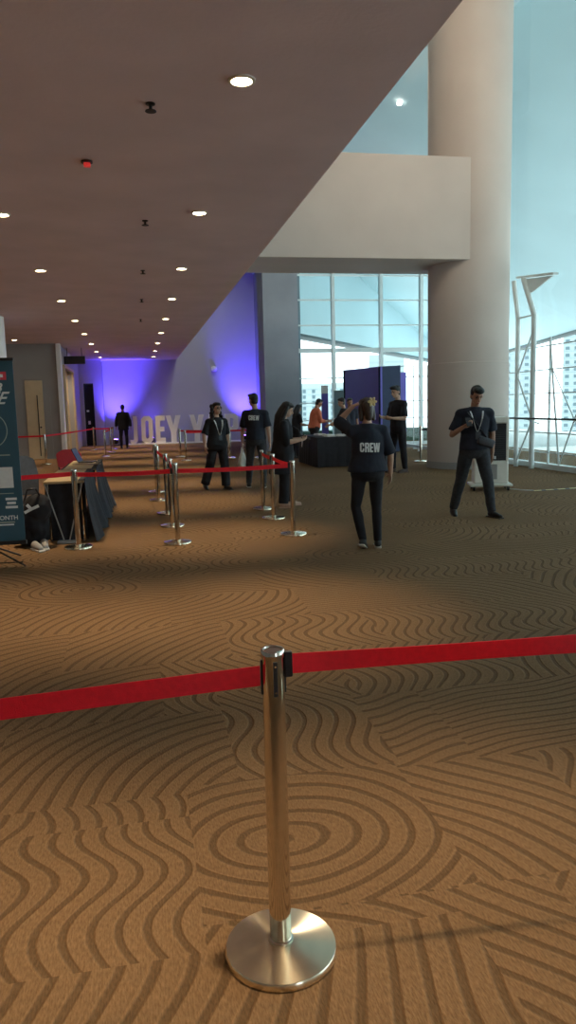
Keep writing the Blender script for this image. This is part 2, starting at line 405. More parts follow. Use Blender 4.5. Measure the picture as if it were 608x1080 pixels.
# end window, facing the camera
pane('window_1', (5.56, 27.0, 0), (11.2, 27.0, 0), .1, 9.3, 'end window of the atrium with a white mullion grid')
m = MB()
for x in (5.62, 7.07, 8.86, 10.4): m.bb(x - .055, x + .055, 26.9, 27.1, 0, 9.3)
for z, t in ((1.0, .02), (1.62, .02), (2.5, .02), (3.48, .075), (4.36, .022), (5.24, .025), (6.1, .03), (7.0, .03)): m.bb(5.56, 11.2, 26.94, 27.06, z - t, z + t)
m.bb(5.56, 11.2, 26.92, 27.08, 0, .12)
struct('window_frame', m, 'whitesteel', 'white mullions and transoms of the end window')
pane('window_2', (11.2, 27.0, 0), (9.0, 18.0, 0), .1, 10)
pane('window_3', (FX, 18.0, 0), (FX, 5.0, 0), .1, 10.52, 'side glass wall with braced white posts')
pane('window_4', (FX, 5.0, 0), (FX, -9, 0), .1, 10.52)
m = MB()
m.bb(FX - .08, FX + .08, -9, 18, 0, .12)
for z in (.36, .80, 1.68, 2.2, 2.72): m.bb(FX - .02, FX + .02, 3, 18, z - .012, z + .012)
for y in (15.55, 14.3, 12.2, 10.5, 8.8): m.bb(FX - .02, FX + .02, y - .02, y + .02, .1, 2.9)
struct('window_sill', m, 'whitesteel', 'white sill and thin transoms of the side glass wall')
# truss posts with zigzag rods
pi_ = 0
for y in (16.5, 11.8, 7.1):
    t = thing('truss_post', ['white twin-tube truss post next to the round column, flared bracket on top', 'white truss post with zigzag rods at the right edge of the view',
              'white truss post nearest the viewer along the glass'][pi_], 'post', (8.72, y, 0), 0, 'truss posts along the glass wall'); pi_ += 1
    m = MB(); m.tube([(0, 0, 0), (0, 0, 3.4), (-.06, .12, 4.25)], .055, 12); m.build('tube', 'whitesteel', t, SM)
    m = MB(); m.tube([(0, -.72, 0), (0, -.72, 3.4), (-.02, -.25, 4.25)], .06, 12); m.build('tube', 'whitesteel', t, SM)
    m = MB(); m.tube([(0, 0, 3.4), (0, -.72, 3.4)], .02); m.tube([(0, .0, .1), (0, -.72, 1.1), (0, 0, 2.1), (0, -.72, 3.1)], .02); m.build('tie_rod', 'whitesteel', t, SM)
    def prism(mm, pts, off):
        v = [mm.bm.verts.new(p) for p in pts]; v2 = [mm.bm.verts.new(V(p) + V(off)) for p in pts]
        mm.bm.faces.new(v); mm.bm.faces.new(v2[::-1])
        for i in range(len(v)): mm.bm.faces.new((v[i], v2[i], v2[(i + 1) % len(v)], v[(i + 1) % len(v)]))
        return mm
    prism(MB(), [(-.02, .1, 4.30), (.18, .1, 4.30), (.22, -1.3, 4.16), (.1, -1.3, 4.16)], (0, 0, .05)).build('top_flange', 'whitesteel', t)
    prism(MB(), [(.02, -.15, 4.25), (.15, -1.18, 4.16), (.02, -.5, 3.90)], (.04, 0, 0)).build('gusset', 'whitesteel', t)
    m = MB()
    m.tube([(.22, -1.05, 2.72), (.22, -1.5, .13)], .022); m.tube([(.22, -2.68, 2.2), (.22, -1.5, .13)], .016); m.tube([(.22, -1.15, 2.2), (.22, -2.68, .36)], .012)
    m.build('brace_rod', 'whitesteel', t, SM)
t = thing('handrail', 'dark handrail running along the side glass wall', 'railing', (8.6, 0, 0))
MB().tube([(0, 17.4, 1.13), (0, 4, 1.13)], .022).build('rail', 'rail', t, SM)
for y in (15.9, 13.2, 10.6, 8): MB().tube([(0, y, 1.13), (.36, y, 1.0)], .012).build('bracket', 'rail', t, SM)
o = MB().bb(8.74, 8.86, 19.5, 26.7, .1, .2, .01).bb(8.77, 8.83, 20, 20.06, 0, .1).bb(8.77, 8.83, 23, 23.06, 0, .1).bb(8.77, 8.83, 26, 26.06, 0, .1).build('kerb_rail', 'white'); tag(o, 'low white kerb rail on the floor left of the column', 'rail')

# ------------------------------------------------------------------ outside
struct('ground', MB().bb(-900, 900, -600, 1500, -42, -41), 'ground')
def tower(label, x, y, wd, dp, h, cols, rows, z0, rz, fl=3.0):
    t = thing('apartment_tower', label, 'building', (x, y, -41), rz, 'towers beyond the glass')
    mm = MB().bb(-wd / 2, wd / 2, 0, dp, 0, h)
    mm.build('wall', 'tower', t)
    for k in range(int(h / fl / 4)): pass
    mm = MB()
    for k in range(int(h / fl)): mm.bb(-wd / 2 - .3, wd / 2 + .3, -.35, 0, k * fl, k * fl + .35)
    mm.build('floor_ledge', 'tower', t)
    win = MB().bb(-.8, .8, -.2, .1, 0, 1.7).build('window', 'towerwin', t)
    for i in range(cols):
        for j in range(rows):
            o = win if i == j == 0 else win.copy()
            if o is not win: COL.objects.link(o); o.parent = t
            o.location = (-wd / 2 + (i + .5) * wd / cols, -.05, z0 + j * fl)
    return t
tower('pale apartment tower seen right of the air cooler through the glass', 190, 300, 18, 14, 120, 5, 18, 27, -.55)
tower('pale apartment tower at the right edge seen through the glass', 219, 290, 20, 14, 130, 5, 18, 27, -.6)
tower('pale tower seen through the glass just right of the column', 168, 318, 12, 12, 105, 3, 18, 27, -.5)
tower('teal-grey tower seen in the end window left of the column', 141, 420, 20, 14, 70, 5, 12, 24, -.35)
tower('low pale block far off seen low in the end window', 96, 400, 60, 20, 54, 12, 6, 34, -.25)
o = tag(MB().bb(6.2, 12, 30, 31.2, -.3, 0.5, .05).build('hedge', 'hedge'), 'dark hedge outside below the end window', 'hedge')
struct('terrace', MB().bb(5.9, 24, 27.2, 45, -.5, -.3), 'ground')

# ------------------------------------------------------------------ doors and signs at the left
d = struct('door_1', MB().bb(-3.55, -3.0, 26.34, 26.4, 0.0, 2.58, .005), 'cream', 'cream door in the grey cross wall behind the banner')
MB().bb(-3.2, -3.17, 26.325, 26.34, 0.1, 2.1).build('door_gap', 'dark', d)
MB().ball((-3.12, 26.32, 1.05), .03).build('door_handle', 'blackmetal', d, True)
d2 = struct('door_2', MB().bb(-2.98, -2.78, 26.36, 26.4, 0, 2.05), 'plaster2', 'dark grey riser panel beside the cream door')
d3 = struct('door_3', MB().bb(-2.62, -2.5, 27.7, 29.2, 0, 2.35, .01), 'brown', 'brown door leaf in the lit passage opening')
d4 = struct('door_4', MB().bb(-2.42, -2.34, 31.2, 31.5, 0, 3.15, .01).bb(-2.42, -2.34, 27.5, 27.62, 0, 3.15, .01).bb(-2.42, -2.34, 27.62, 31.2, 3.05, 3.15, .01), 'cream', 'cream frame of the lit passage opening')
o = tag(MB().bb(-3.6, -2.7, 28, 31, 2.90, 2.945).build('ceiling_lamp', 'corridor'), 'warm lamp panel lighting the passage opening at far left', 'lamp')
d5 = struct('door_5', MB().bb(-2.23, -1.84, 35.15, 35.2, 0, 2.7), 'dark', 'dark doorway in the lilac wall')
MB().bb(-2.17, -2.07, 35.11, 35.15, 1.5, 1.58).build('door_plate', 'white', d5); MB().bb(-2.13, -2.03, 35.11, 35.15, .95, 1.1).build('door_plate', 'white', d5)
t = thing('hanging_sign', 'blank dark sign box hanging over the passage at far left', 'sign', (-2.05, 28.2, 3.2))
MB().bb(-.36, .36, -.05, .05, 0, .27, .01).build('sign_box', 'black', t); MB().tube([(-.25, 0, .27), (-.25, 0, CZ - 3.2)], .01).build('rod', 'blackmetal', t); MB().tube([(.25, 0, .27), (.25, 0, CZ - 3.2)], .01).build('rod', 'blackmetal', t)

# ------------------------------------------------------------------ ceiling things
def lamp_data(name, power, col, size, blend, rad):
    l = bpy.data.lights.new(name, 'SPOT'); l.energy = power; l.color = col; l.spot_size = size; l.spot_blend = blend; l.shadow_soft_size = rad
    return l
WARM = (1, .76, .48)
DL = lamp_data('downlight_beam', 270, WARM, math.radians(54), 1., .06)
DT = lamp_data('tilted_beam', 2000, (.84, .89, 1), math.radians(100), 1., .06)
def make_downlight():
    t = thing('downlight', '', 'lamp', (0, 0, CZ), 0, 'downlights in the soffit')
    MB().lathe([(.071, 0), (.095, 0), (.095, -.012), (.074, -.014), (.074, -.004), (.071, -.004)], 32).build('trim_ring', 'trim', t, SM)
    MB().lathe([(0, -.001), (.07, -.001), (.07, -.006), (0, -.006)], 32).build('lens', 'lens', t, SM)
    l = bpy.data.objects.new('beam_lamp', DL); COL.objects.link(l); l.parent = t; l.location = (0, 0, -.03)
    return t
proto = None
ordw = ['nearest', 'second', 'third', 'fourth', 'fifth', 'sixth', 'seventh', 'eighth', 'ninth']
def lights(xl, ys, rowname, hidden):
    global proto
    k = 0
    for y in ys:
        t = make_downlight() if proto is None else copy_tree(proto)
        if proto is None: proto = t
        t.location = (xl, y, CZ)
        if y < hidden: t['label'] = 'round warm downlight of the %s above or behind the viewer, out of frame' % rowname
        else: t['label'] = 'round warm downlight, %s from the viewer in the %s' % (ordw[min(k, 8)], rowname); k += 1
        t['group'] = 'downlights in the soffit'
    if 28 < y < 32: tl = [c for c in t.children if c.type == 'LIGHT'][0]; tl.data = DT; tl.rotation_euler = V((.55 if xl > 0 else .1, .75, -1)).to_track_quat('-Z', 'Y').to_euler()
lights(.82, (5.48, 9.06, 12.59, 15.98, 19.45, 23.0, 26.5, 30.0, 33.3, 1.96, -1.6, -5.1), 'right row', 4)
lights(-1.37, (9.34, 12.86, 16.28, 19.78, 23.15, 26.6, 30.0, 33.2, 5.85, 2.3, -1.3, -4.8), 'middle row', 7)
lights(-3.56, (24.9, 21.3, 17.7, 14.2, 10.7, 7.1, 3.6, 0), 'left row', 24)
t = copy_tree(proto); t.location = (-2.95, 34.0, CZ); t['label'] = 'single downlight above the lilac wall at far left'
def sprinkler(y, lab):
    t = thing('ceiling_sprinkler', lab, 'sprinkler', (.215, y, CZ), 0, 'sprinklers down the soffit')
    MB().lathe([(0, 0), (.035, 0), (.035, -.008), (.012, -.012), (.012, -.05), (0, -.05)], 20).build('stem', 'blackmetal', t, SM)
    MB().lathe([(0, -.05), (.04, -.05), (.042, -.056), (0, -.056)], 20).build('deflector', 'blackmetal', t, SM)
for y, lab in ((5.97, 'small dark sprinkler, nearest of the line down the soffit'), (9.5, 'small dark sprinkler, second from the viewer on the soffit'), (12.8, 'small dark sprinkler, third from the viewer on the soffit'),
               (16.1, 'small dark sprinkler, fourth from the viewer on the soffit'), (19.6, 'small dark sprinkler, farthest of the line on the soffit')): sprinkler(y, lab)
t = thing('fire_beacon', 'small red fire beacon on the soffit', 'alarm', (-.32, 7.35, CZ))
MB().lathe([(0, 0), (.05, 0), (.05, -.015), (0, -.015)], 24).build('mount', 'black', t, SM)
MB().bb(-.03, .03, -.025, .025, -.05, -.015, .008).build('lens', 'redled', t)
RL = mat('roof_lamp_lens', (1, 1, 1), .4, emit=(1, .95, .85), estr=5, nscale=3, namt=.01)
RD = lamp_data('roof_beam', 330, (1, .78, .56), math.radians(60), 1., .1)
for x, y, lab in ((7.2, 23.7, 'left of the two tiny lamps on the teal roof above the beam'), (8.4, 23.6, 'right of the two tiny lamps on the teal roof above the beam'),
                  (3.6, 9.0, 'added lamp above the frame, before the beam on the left'), (6.0, 9.0, 'added lamp above the frame, before the column'), (4.8, 3.0, 'added lamp above the frame, high over the foreground'), (7.4, 5.0, 'added lamp above the frame, near the glass')):  # the lamps above the frame are added to brighten column and beam
    z = 13.2 - (x - 1.6) / 21.9 * 8.0
    t = thing('roof_or_fill_lamp', lab, 'lamp', (x, y, z - .03), 0, 'lamps on the teal roof')
    MB().lathe([(0, 0.0), (.07, 0.0), (.07, -.08), (0, -.1)], 20).build('lens', RL, t, SM)
    l = bpy.data.objects.new('beam_lamp', RD); COL.objects.link(l); l.parent = t; l.location = (0, 0, -.2); l.rotation_euler = (V((6.2, 16.2, 8.4)) - V((x, y, z))).to_track_quat('-Z', 'Y').to_euler()
WD = lamp_data('added_wall_fill', 520, (.80, .88, 1), math.radians(60), 1., .9)  # added unseen fill lamps, they brighten the far wall and the letters
for x, y, tx, tz, lab in ((4.6, 29.5, 1.6, 1.9, 'added fill lamp out of view high before the far wall, aimed left'), (3.6, 29.0, 3.6, 2.2, 'added fill lamp out of view high before the far wall, aimed ahead')):
    z = 13.2 - (x - 1.6) / 21.9 * 8.0
    t = thing('roof_or_fill_lamp', lab, 'lamp', (x, y, z - .03), 0, 'lamps on the teal roof')
    MB().lathe([(0, 0.0), (.07, 0.0), (.07, -.08), (0, -.1)], 20).build('lens', RL, t, SM)
    l = bpy.data.objects.new('beam_lamp', WD); COL.objects.link(l); l.parent = t; l.location = (0, 0, -.2); l.rotation_euler = (V((tx, 35.5, tz)) - V((x, y, z))).to_track_quat('-Z', 'Y').to_euler()
# violet floor uplights
def uplight(x, y, rz, lab, power, aim):
    t = thing('floor_uplight', lab, 'lamp', (x, y, 0), 0, 'violet uplights at the far wall')
    MB().tube([(-.13, 0, .02), (-.13, 0, .2)], .015).tube([(.13, 0, .02), (.13, 0, .2)], .015).box((0, 0, .015), (.3, .2, .03)).build('yoke', 'blackmetal', t)
    MB().lathe([(0, .08), (.08, .08), (.11, .17), (.11, .28), (0, .28)], 24).build('housing', 'black', t, SM)
    MB().lathe([(0, .281), (.1, .281), (.1, .288), (0, .288)], 24).build('lens', 'led', t, SM)
    l = bpy.data.objects.new('beam_lamp', lamp_data('violet_beam', power, (.10, .06, 1.0), math.radians(66), 1., .1)); COL.objects.link(l); l.parent = t
    l.location = (0, 0, .34); d = V(aim); l.rotation_euler = d.to_track_quat('-Z', 'Y').to_euler()
uplight(-.95, 34.2, 0, 'violet floor uplight in the far left corner', 1250, (0.05, .55, 1))
uplight(.6, 34.9, 0, 'violet floor uplight behind the letters', 60, (0.0, .3, 1))
uplight(4.75, 34.3, 0, 'violet floor uplight at the right end of the far wall', 1350, (.1, .5, 1))

# ------------------------------------------------------------------ barrier posts
PH = .9
def make_stanchion():
    t = thing('barrier_post', '', 'barrier post', (0, 0, 0), 0, 'steel barrier posts')
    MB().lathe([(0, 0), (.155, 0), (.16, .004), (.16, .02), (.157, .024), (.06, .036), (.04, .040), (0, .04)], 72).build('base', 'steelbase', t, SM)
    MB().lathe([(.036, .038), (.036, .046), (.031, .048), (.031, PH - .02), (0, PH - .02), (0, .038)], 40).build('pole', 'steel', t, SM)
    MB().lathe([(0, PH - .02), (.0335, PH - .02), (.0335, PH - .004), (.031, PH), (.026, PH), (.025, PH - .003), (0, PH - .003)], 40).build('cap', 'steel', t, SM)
    s0 = None
    for k in range(4):
        if s0 is None:
            s0 = MB().bb(-.0055, .0055, -.0345, -.028, PH - .125, PH - .028, .001).build('belt_slot', 'black', t)
            sc = MB().cone((0, -.0345, PH - .04), (0, -.0362, PH - .04), .003, .003, 10).cone((0, -.0345, PH - .113), (0, -.0362, PH - .113), .003, .003, 10).build('screw', 'steel', s0)
        else:
            s1 = s0.copy(); COL.objects.link(s1); s1.rotation_euler = (0, 0, k * PI / 2)
            c2 = sc.copy(); COL.objects.link(c2); c2.parent = s1
    return t
sproto = make_stanchion()
first = [True]
def stanchion(x, y, lab, rz=0, h=1):
    t = sproto if first[0] else copy_tree(sproto); first[0] = False
    t.location = (x, y, 0); t.rotation_euler = (0, 0, rz); t['label'] = lab; t['group'] = 'steel barrier posts'
    t.scale = (1, 1, h)
    return t
def belt(p, q, lab, z=PH - .058, wd=.05, sag=.012, z2=None, twist=0):
    p, q = V((*p, 0)), V((*q, 0)); d = (q - p); L = d.length; u = d / L; nn = V((-u.y, u.x, 0))
    p = p + u * .0365; q = q - u * .05; L = (q - p).length
    z2 = z if z2 is None else z2
    def f(i, j):
        s = i; c = p.lerp(q, s); zz = z + (z2 - z) * s - sag * 4 * s * (1 - s) + (j - .5) * wd
        return c + V((0, 0, zz)) + nn * (twist * math.sin(s * 9 + 1) * (j - .5))
    t = thing('barrier_belt', lab, 'barrier belt', tuple(p), 0, 'red retractable belts')
    m = MB(); m.grid(f, 24, 4, .0016); bmesh.ops.translate(m.bm, vec=-p, verts=m.bm.verts)
    m.build('webbing', 'belt', t, SM)
    ang = math.atan2(u.y, u.x)
    m = MB(); m.box(q + u * .008 + V((0, 0, z2)) - p, (.022, .016, wd + .018), Matrix.Rotation(ang, 3, 'Z'), .003); m.build('end_clip', 'black', t)
    return t
ST = {}
def st(key, x, y, lab, rz=0, h=1): ST[key] = (x, y); stanchion(x, y, lab, rz, h)
st('near', .328, 1.956, 'large polished steel post in the foreground between two red belts', .02)
st('nl', -1.9, 1.83, 'steel post out of frame left of the foreground post'); st('nr', 2.35, 1.83, 'steel post out of frame right of the foreground post')
st('tab', -.73, 8.842, 'steel post standing before the black-clothed tables', .1)
st('a1', .395, 8.768, 'nearest post of the left row, holding the long red belt', .1, 1.04)
st('a2', .39, 10.08, 'second post of the left row behind the nearest', .1)
st('a3', .377, 11.33, 'third post of the left row', .1)
st('a4', .30, 13.06, 'fourth post of the left row, tallest looking', .1, 1.04)
st('a5', .30, 14.43, 'last post of the left row', .1)
st('b1', 1.792, 8.888, 'nearest post of the right row, beside the phone user', .1)
st('b2', 1.797, 10.284, 'second post of the right row', .1); st('b3', 1.819, 11.309, 'third post of the right row, by the white bag', .1)
st('c1', 1.38, 22.8, 'far post in front of the white letters, right of its pair'); st('c2', 1.32, 24.7, 'far post in front of the white letters, left of its pair')
st('c3', 2.76, 23.3, 'far post hidden behind the woman with the white lanyard'); st('c4', 3.5, 23.0, 'far post behind the man with the white bag')
st('d1', -2.72, 23.6, 'far left post before the grey cross wall'); st('d2', -1.72, 31.2, 'farthest left post of the far cluster'); st('d3', -1.10, 26.4, 'nearest post of the far left cluster')
st('d4', -1.0, 29.0, 'second post of the far left cluster'); st('d5', -.97, 31.2, 'rear post of the far left cluster')
st('e1', 7.29, 18.95, 'post beyond the column with a black belt', 0, 1.04)
st('off', -2.9, 8.3, 'steel post out of frame left of the banner')
belt(ST['near'], ST['nl'], 'wide red belt leading left from the foreground post', PH - .072, .056, .0, PH - .105)
belt(ST['nr'], ST['near'], 'wide red belt leading right from the foreground post', PH - .045, .054, .0, PH - .045, .012)
belt(ST['tab'], ST['off'], 'red belt running left from the table post behind the banner', PH - .05)
belt(ST['tab'], ST['a1'], 'red belt between the table post and the left row')
belt(ST['a1'], ST['b1'], 'red belt between the left row and the right row')
for i in range(1, 5): belt(ST['a%d' % i], ST['a%d' % (i + 1)], 'red belt seen end-on, gap %s of the left row' % ['one', 'two', 'three', 'four'][i - 1])
belt(ST['b2'], ST['b1'], 'short red belt closing the right row, nearer gap'); belt(ST['b3'], ST['b2'], 'short red belt in the right row, farther gap')
belt(ST['c1'], ST['c3'], 'red belt before the white letters, nearer'); belt(ST['c2'], ST['c4'], 'red belt before the white letters, farther')
belt(ST['d1'], (-6.5, 24), 'thin far red belt across the grey wall at left'); belt(ST['d1'], ST['d2'], 'thin far red belt from the grey wall to the far cluster')
belt(ST['d2'], ST['d5'], 'far red belt between the rear far-left posts'); belt(ST['d3'], ST['d4'], 'far red belt within the far left cluster')
bk = belt(ST['e1'], (8.4, 18.75), 'black belt running behind the column')
for c in bk.children: c.data.materials[0] = M['black']

# ------------------------------------------------------------------ big letters
LY = 34.35
LET = [('J', -.18, .36, 'first white giant letter, hook-shaped J'), ('O', .42, .5, 'white giant letter O'), ('E', 1.0, .42, 'white giant letter E'), ('Y', 1.58, .66, 'white giant letter Y ending the first word'),
       ('Y', 2.62, .64, 'white giant letter Y starting the second word'), ('A', 3.35, .8, 'white giant letter A behind the walking woman'), ('P', 4.18, .6, 'last white giant letter P')]
tag(MB().bb(-.45, 4.6, LY - .22, LY + .22, 0, .06, .01).build('letter_plinth', 'white'), 'low white plinth under the giant letters', 'plinth')
for ch, x, wd, lab in LET:
    me, w0 = glyph_mesh(ch, 1.2, .28); me.materials.clear(); me.materials.append(M['white'])
    o = bpy.data.objects.new('giant_letter', me); COL.objects.link(o)
    o.location = (x, LY, .06); o.rotation_euler = (PI / 2, 0, 0); o.scale = (wd / w0, 1, 1)
    tag(o, lab, 'letter', 'giant white letters')

exec_people = True
# ------------------------------------------------------------------ people
def remesh(mb, voxel, smooth=2, wrinkle=0, seed=0):
    me = bpy.data.meshes.new('t'); bmesh.ops.recalc_face_normals(mb.bm, faces=mb.bm.faces); mb.bm.to_mesh(me); mb.bm.free()
    o = bpy.data.objects.new('t', me); COL.objects.link(o)
    md = o.modifiers.new('r', 'REMESH'); md.mode = 'VOXEL'; md.voxel_size = voxel; md.adaptivity = 0
    if smooth:
        s = o.modifiers.new('s', 'SMOOTH'); s.factor = .5; s.iterations = smooth
    out = bpy.data.meshes.new_from_object(o.evaluated_get(bpy.context.evaluated_depsgraph_get()))
    bpy.data.objects.remove(o); bpy.data.meshes.remove(me)
    if wrinkle:
        ns = [v.normal.copy() for v in out.vertices]
        for v, q in zip(out.vertices, ns):
            c = v.co
            k = noise.noise(V((c.x * 9 + seed, c.y * 9, c.z * 5))) * .6 + noise.noise(V((c.x * 18 + seed, c.y * 18, c.z * 13 + 4))) * .4
            v.co = c + q * wrinkle * k
    for p in out.polygons: p.use_smooth = True
    return out
def add_mesh(name, me, m, parent):
    me.materials.clear(); me.materials.append(M[m]); me.name = name
    o = bpy.data.objects.new(name, me); COL.objects.link(o); o.parent = parent
    return o
def unit(*q): return V(q).normalized()

def hand(mb, w, d, palm, side, H, curl=.5, thick=1.):
    """palm, four bent fingers and a thumb. d: along hand, palm: palm normal, side: +1 if thumb on d x palm side"""
    k = H / 1.75; d = V(d).normalized(); palm = (V(palm) - d * V(palm).dot(d)).normalized(); s = d.cross(palm) * side
    rot = Matrix((s, palm, d)).transposed()
    mb.ball(w + d * .048 * k, .05 * k, (.80, .34, 1.0), rot, 12)
    for i, (off, ln) in enumerate(((.030, .072), (.010, .080), (-.010, .074), (-.029, .058))):
        b = w + d * (.082 - abs(off - .005) * .2) * k + s * off * k
        d1 = (d + palm * curl * .5).normalized(); d2 = (d + palm * curl * 1.9).normalized()
        p1 = b + d1 * ln * .5 * k; p2 = p1 + d2 * ln * .5 * k
        mb.chain([b - d * .02 * k, b, p1, p2], [.0095 * k * thick, .0095 * k * thick, .0088 * k * thick, .0076 * k * thick], 8)
    b = w + d * .025 * k + s * .026 * k
    p1 = b + (d * .6 + s * .75 + palm * .35).normalized() * .042 * k; p2 = p1 + (d * .9 + s * .25 + palm * .45).normalized() * .034 * k
    mb.chain([b, p1, p2], [.0125 * k * thick, .0105 * k * thick, .0088 * k * thick], 8)

def person(label, loc, heading, H, P, group='people in the hall'):
    t = thing('person', label, 'person', loc, heading, None)
    k = H / 1.75; fem = P.get('fem', False); vx = P.get('voxel', .0085); wide = P.get('wide', 1.)
    lean = V((P.get('leanx', 0), P.get('leany', 0), 0))
    hz = .915 * k; SW = (.170 if fem else .185) * k * wide
    pel = V((0, 0, hz))
    def up(z): return pel + (V((0, 0, z)) + lean * z) * k           # point of the spine z above the hip joint line
    sh = up(.462); tw = P.get('twist', 0)
    tx = V((math.cos(tw), math.sin(tw), 0))
    # limbs
    arms = {}; legs = {}
    for sgn, nm in ((-1, 'R'), (1, 'L')):
        s0 = sh + tx * SW * sgn
        ua, fa = P['arm' + nm][0], P['arm' + nm][1]
        e = s0 + V(ua).normalized() * .285 * k; w_ = e + V(fa).normalized() * .25 * k
        arms[nm] = (s0, e, w_)
        h0 = pel + V((.092 * k * sgn, 0, 0))
        th, shn = P['leg' + nm][0], P['leg' + nm][1]
        kn = h0 + V(th).normalized() * .425 * k; an = kn + V(shn).normalized() * .41 * k
        legs[nm] = (h0, kn, an)
    low = min(legs['L'][2].z - .078 * k, legs['R'][2].z - .078 * k)
    dz = V((0, 0, -low))
    if P.get('sit'): dz = V((0, 0, P['sit']))
    pel = pel + dz; sh = sh + dz
    up0 = up
    upf = lambda z: pel + (V((0, 0, z)) + lean * z) * k
    for q in (arms, legs):
        for nm in q: q[nm] = tuple(p + dz for p in q[nm])
    bw = P.get('bulk', 1.)
    wz = (.14, .115) if fem else (.148, .11)
    def torso(mb, g, z0, shoulders=True, flare=0):
        secs = []
        prof = [(-.10, .160 if fem else .155, .115), (0, .175 if fem else .165, .125), (.09, .16, .117), (.2, *wz), (.32, .155 if fem else .165, .122 if fem else .12), (.41, .150 if fem else .170, .115), (.465, .125 if fem else .142, .098), (.505, .085 if fem else .10, .078), (.535, .064, .062), (.56, .054, .054)]
        for z, rx, ry in prof:
            if z < z0 - 1e-6: continue
            f = flare * max(0, .25 - z)
            c = upf(z); secs.append((c, (rx * bw * wide) * k + g + f, ry * bw * k + g + f))
        if z0 < prof[0][0]:
            c = upf(z0); secs.insert(0, (c, .165 * bw * k + g + flare * (.25 - z0), .122 * bw * k + g + flare * (.25 - z0)))
        mb.loft(secs, 24)
        for nm in 'LR':
            mb.chain([upf(.475), arms[nm][0]], [.066 * k + g, (.052 if fem else .058) * k + g])
    # head frame
    hp, hy, hr = P.get('head', (0, 0, 0))         # pitch down, yaw to own left, roll
    HR = Matrix.Rotation(hy, 3, 'Z') @ Matrix.Rotation(hr, 3, 'Y') @ Matrix.Rotation(hp, 3, 'X')
    nb = upf(.54); hc = upf(.54) + (V((0, 0, .08)) + HR @ V((0, -.035, .105))) * k
    def hd(x, y, z): return hc + HR @ (V((x, y, z)) * k)
    b = MB(); torso(b, 0, 0)
    b.chain([upf(.50), nb, hd(0, .03, -.06)], [.065 * k, .058 * k, .052 * k])
    b.ball(hc + HR @ V((0, .012, .025)) * k, .1 * k, (.76, .95, .95), HR, 20)
    b.ball(hd(0, -.012, -.045), .07 * k, (.80, .98, 1.0), HR, 16)
    b.ball(hd(0, -.05, -.088), .03 * k, (1.1, .9, .7), HR, 10)
    b.cone(hd(0, -.075, .02), hd(0, -.108, -.03), .009 * k, .017 * k, 10); b.ball(hd(0, -.100, -.032), .015 * k, (1.2, 1, .8), HR, 10)
    b.ball(hd(0, -.083, .035), .02 * k, (2.6, .6, .5), HR, 10)
    b.ball(hd(0, -.079, -.066), .02 * k, (1.3, .7, .6), HR, 10)
    for sx in (-1, 1): b.ball(hd(sx * .077, .012, -.01), .03 * k, (.35, .7, 1.1), HR, 10)
    for nm, sg in (('L', 1), ('R', -1)):
        s0, e, w_ = arms[nm]
        b.chain([s0, s0.lerp(e, .5), e, e.lerp(w_, .35), w_], [.052 * k * bw, .046 * k * bw, .038 * k * bw, .037 * k * bw, .026 * k])
        hdn = P.get('hand' + nm, {})
        hand(b, w_, hdn.get('d', P['arm' + nm][1]), hdn.get('palm', (-sg, 0, 0)), hdn.get('side', sg * -1 if True else 1), H, hdn.get('curl', .45), P.get('fat', 1.))
        h0, kn, an = legs[nm]
        b.chain([h0, h0.lerp(kn, .4), kn, kn.lerp(an, .3), an], [.085 * k, .075 * k, .052 * k, .052 * k, .036 * k])
        fd = V(P.get('foot' + nm, (0, -1, 0))).normalized()
        b.chain([an + V((0, 0, -.03 * k)), an - V((0, 0, .05 * k)) + fd * .07 * k, an - V((0, 0, .058 * k)) + fd * .15 * k], [.034 * k, .032 * k, .022 * k], 8)
    me = remesh(b, vx, 2)
    body = add_mesh('body', me, P.get('skin', 'skinA'), t)
    me.materials.append(M['eye']); me.materials.append(M['lip'])
    ey = [hd(-.032, -.079, .008), hd(.032, -.079, .008)]; br = [hd(x, -.088, .034) for x in (-.045, -.03, -.018, .018, .03, .045)]; mo = [hd(x, -.09, -.066) for x in (-.02, -.007, .007, .02)]
    for p in me.polygons:
        c = p.center
        if (c - hc).length > .17: continue
        if min((c - q).length for q in ey) < .014 * k or min((c - q).length for q in br) < .010 * k: p.material_index = 1
        elif min((c - q).length for q in mo) < .011 * k: p.material_index = 2
    # trousers
    g = P.get('leg_ease', .014) * k; b = MB()
    b.loft([(upf(-.115), .10 * k + g, .085 * k + g), (upf(-.085), .160 * bw * wide * k + g, .115 * bw * k + g), (upf(-.05), .180 * bw * wide * k + g * .6, .130 * bw * k + g * .6), (upf(.03), .183 * bw * wide * k + g * .6, .134 * bw * k + g * .6), (upf(.12), .166 * bw * wide * k + g * .5, .124 * bw * k + g * .5), (upf(.19), .155 * bw * wide * k + g * .4, .116 * bw * k + g * .4)], 24)
    for nm in 'LR':
        h0, kn, an = legs[nm]; hem = kn.lerp(an, P.get('hem', 1.0)); fl = P.get('flare', 0) * k
        b.chain([h0, h0.lerp(kn, .4), kn], [.09 * k + g * .7, .08 * k + g, .055 * k + g + fl * .5], 14)
        b.chain([kn, kn.lerp(an, .35)], [.055 * k + g + fl * .5, .055 * k + g + fl * .7], 14); b.cone(kn.lerp(an, .35), hem, .055 * k + g + fl * .7, .042 * k + g + fl, 14)
    add_mesh('trousers', remesh(b, vx * 1.15, 3, .009 * k, 3), P.get('trousers', 'trousers'), t)
    # shirt
    g = .022 * k; b = MB(); torso(b, g, P.get('shirt_to', -.08), True, P.get('flare_shirt', .04))
    b.ball(upf(.5), .07 * k, (1.1, 1, .9))
    sl = P.get('sleeve', .8)
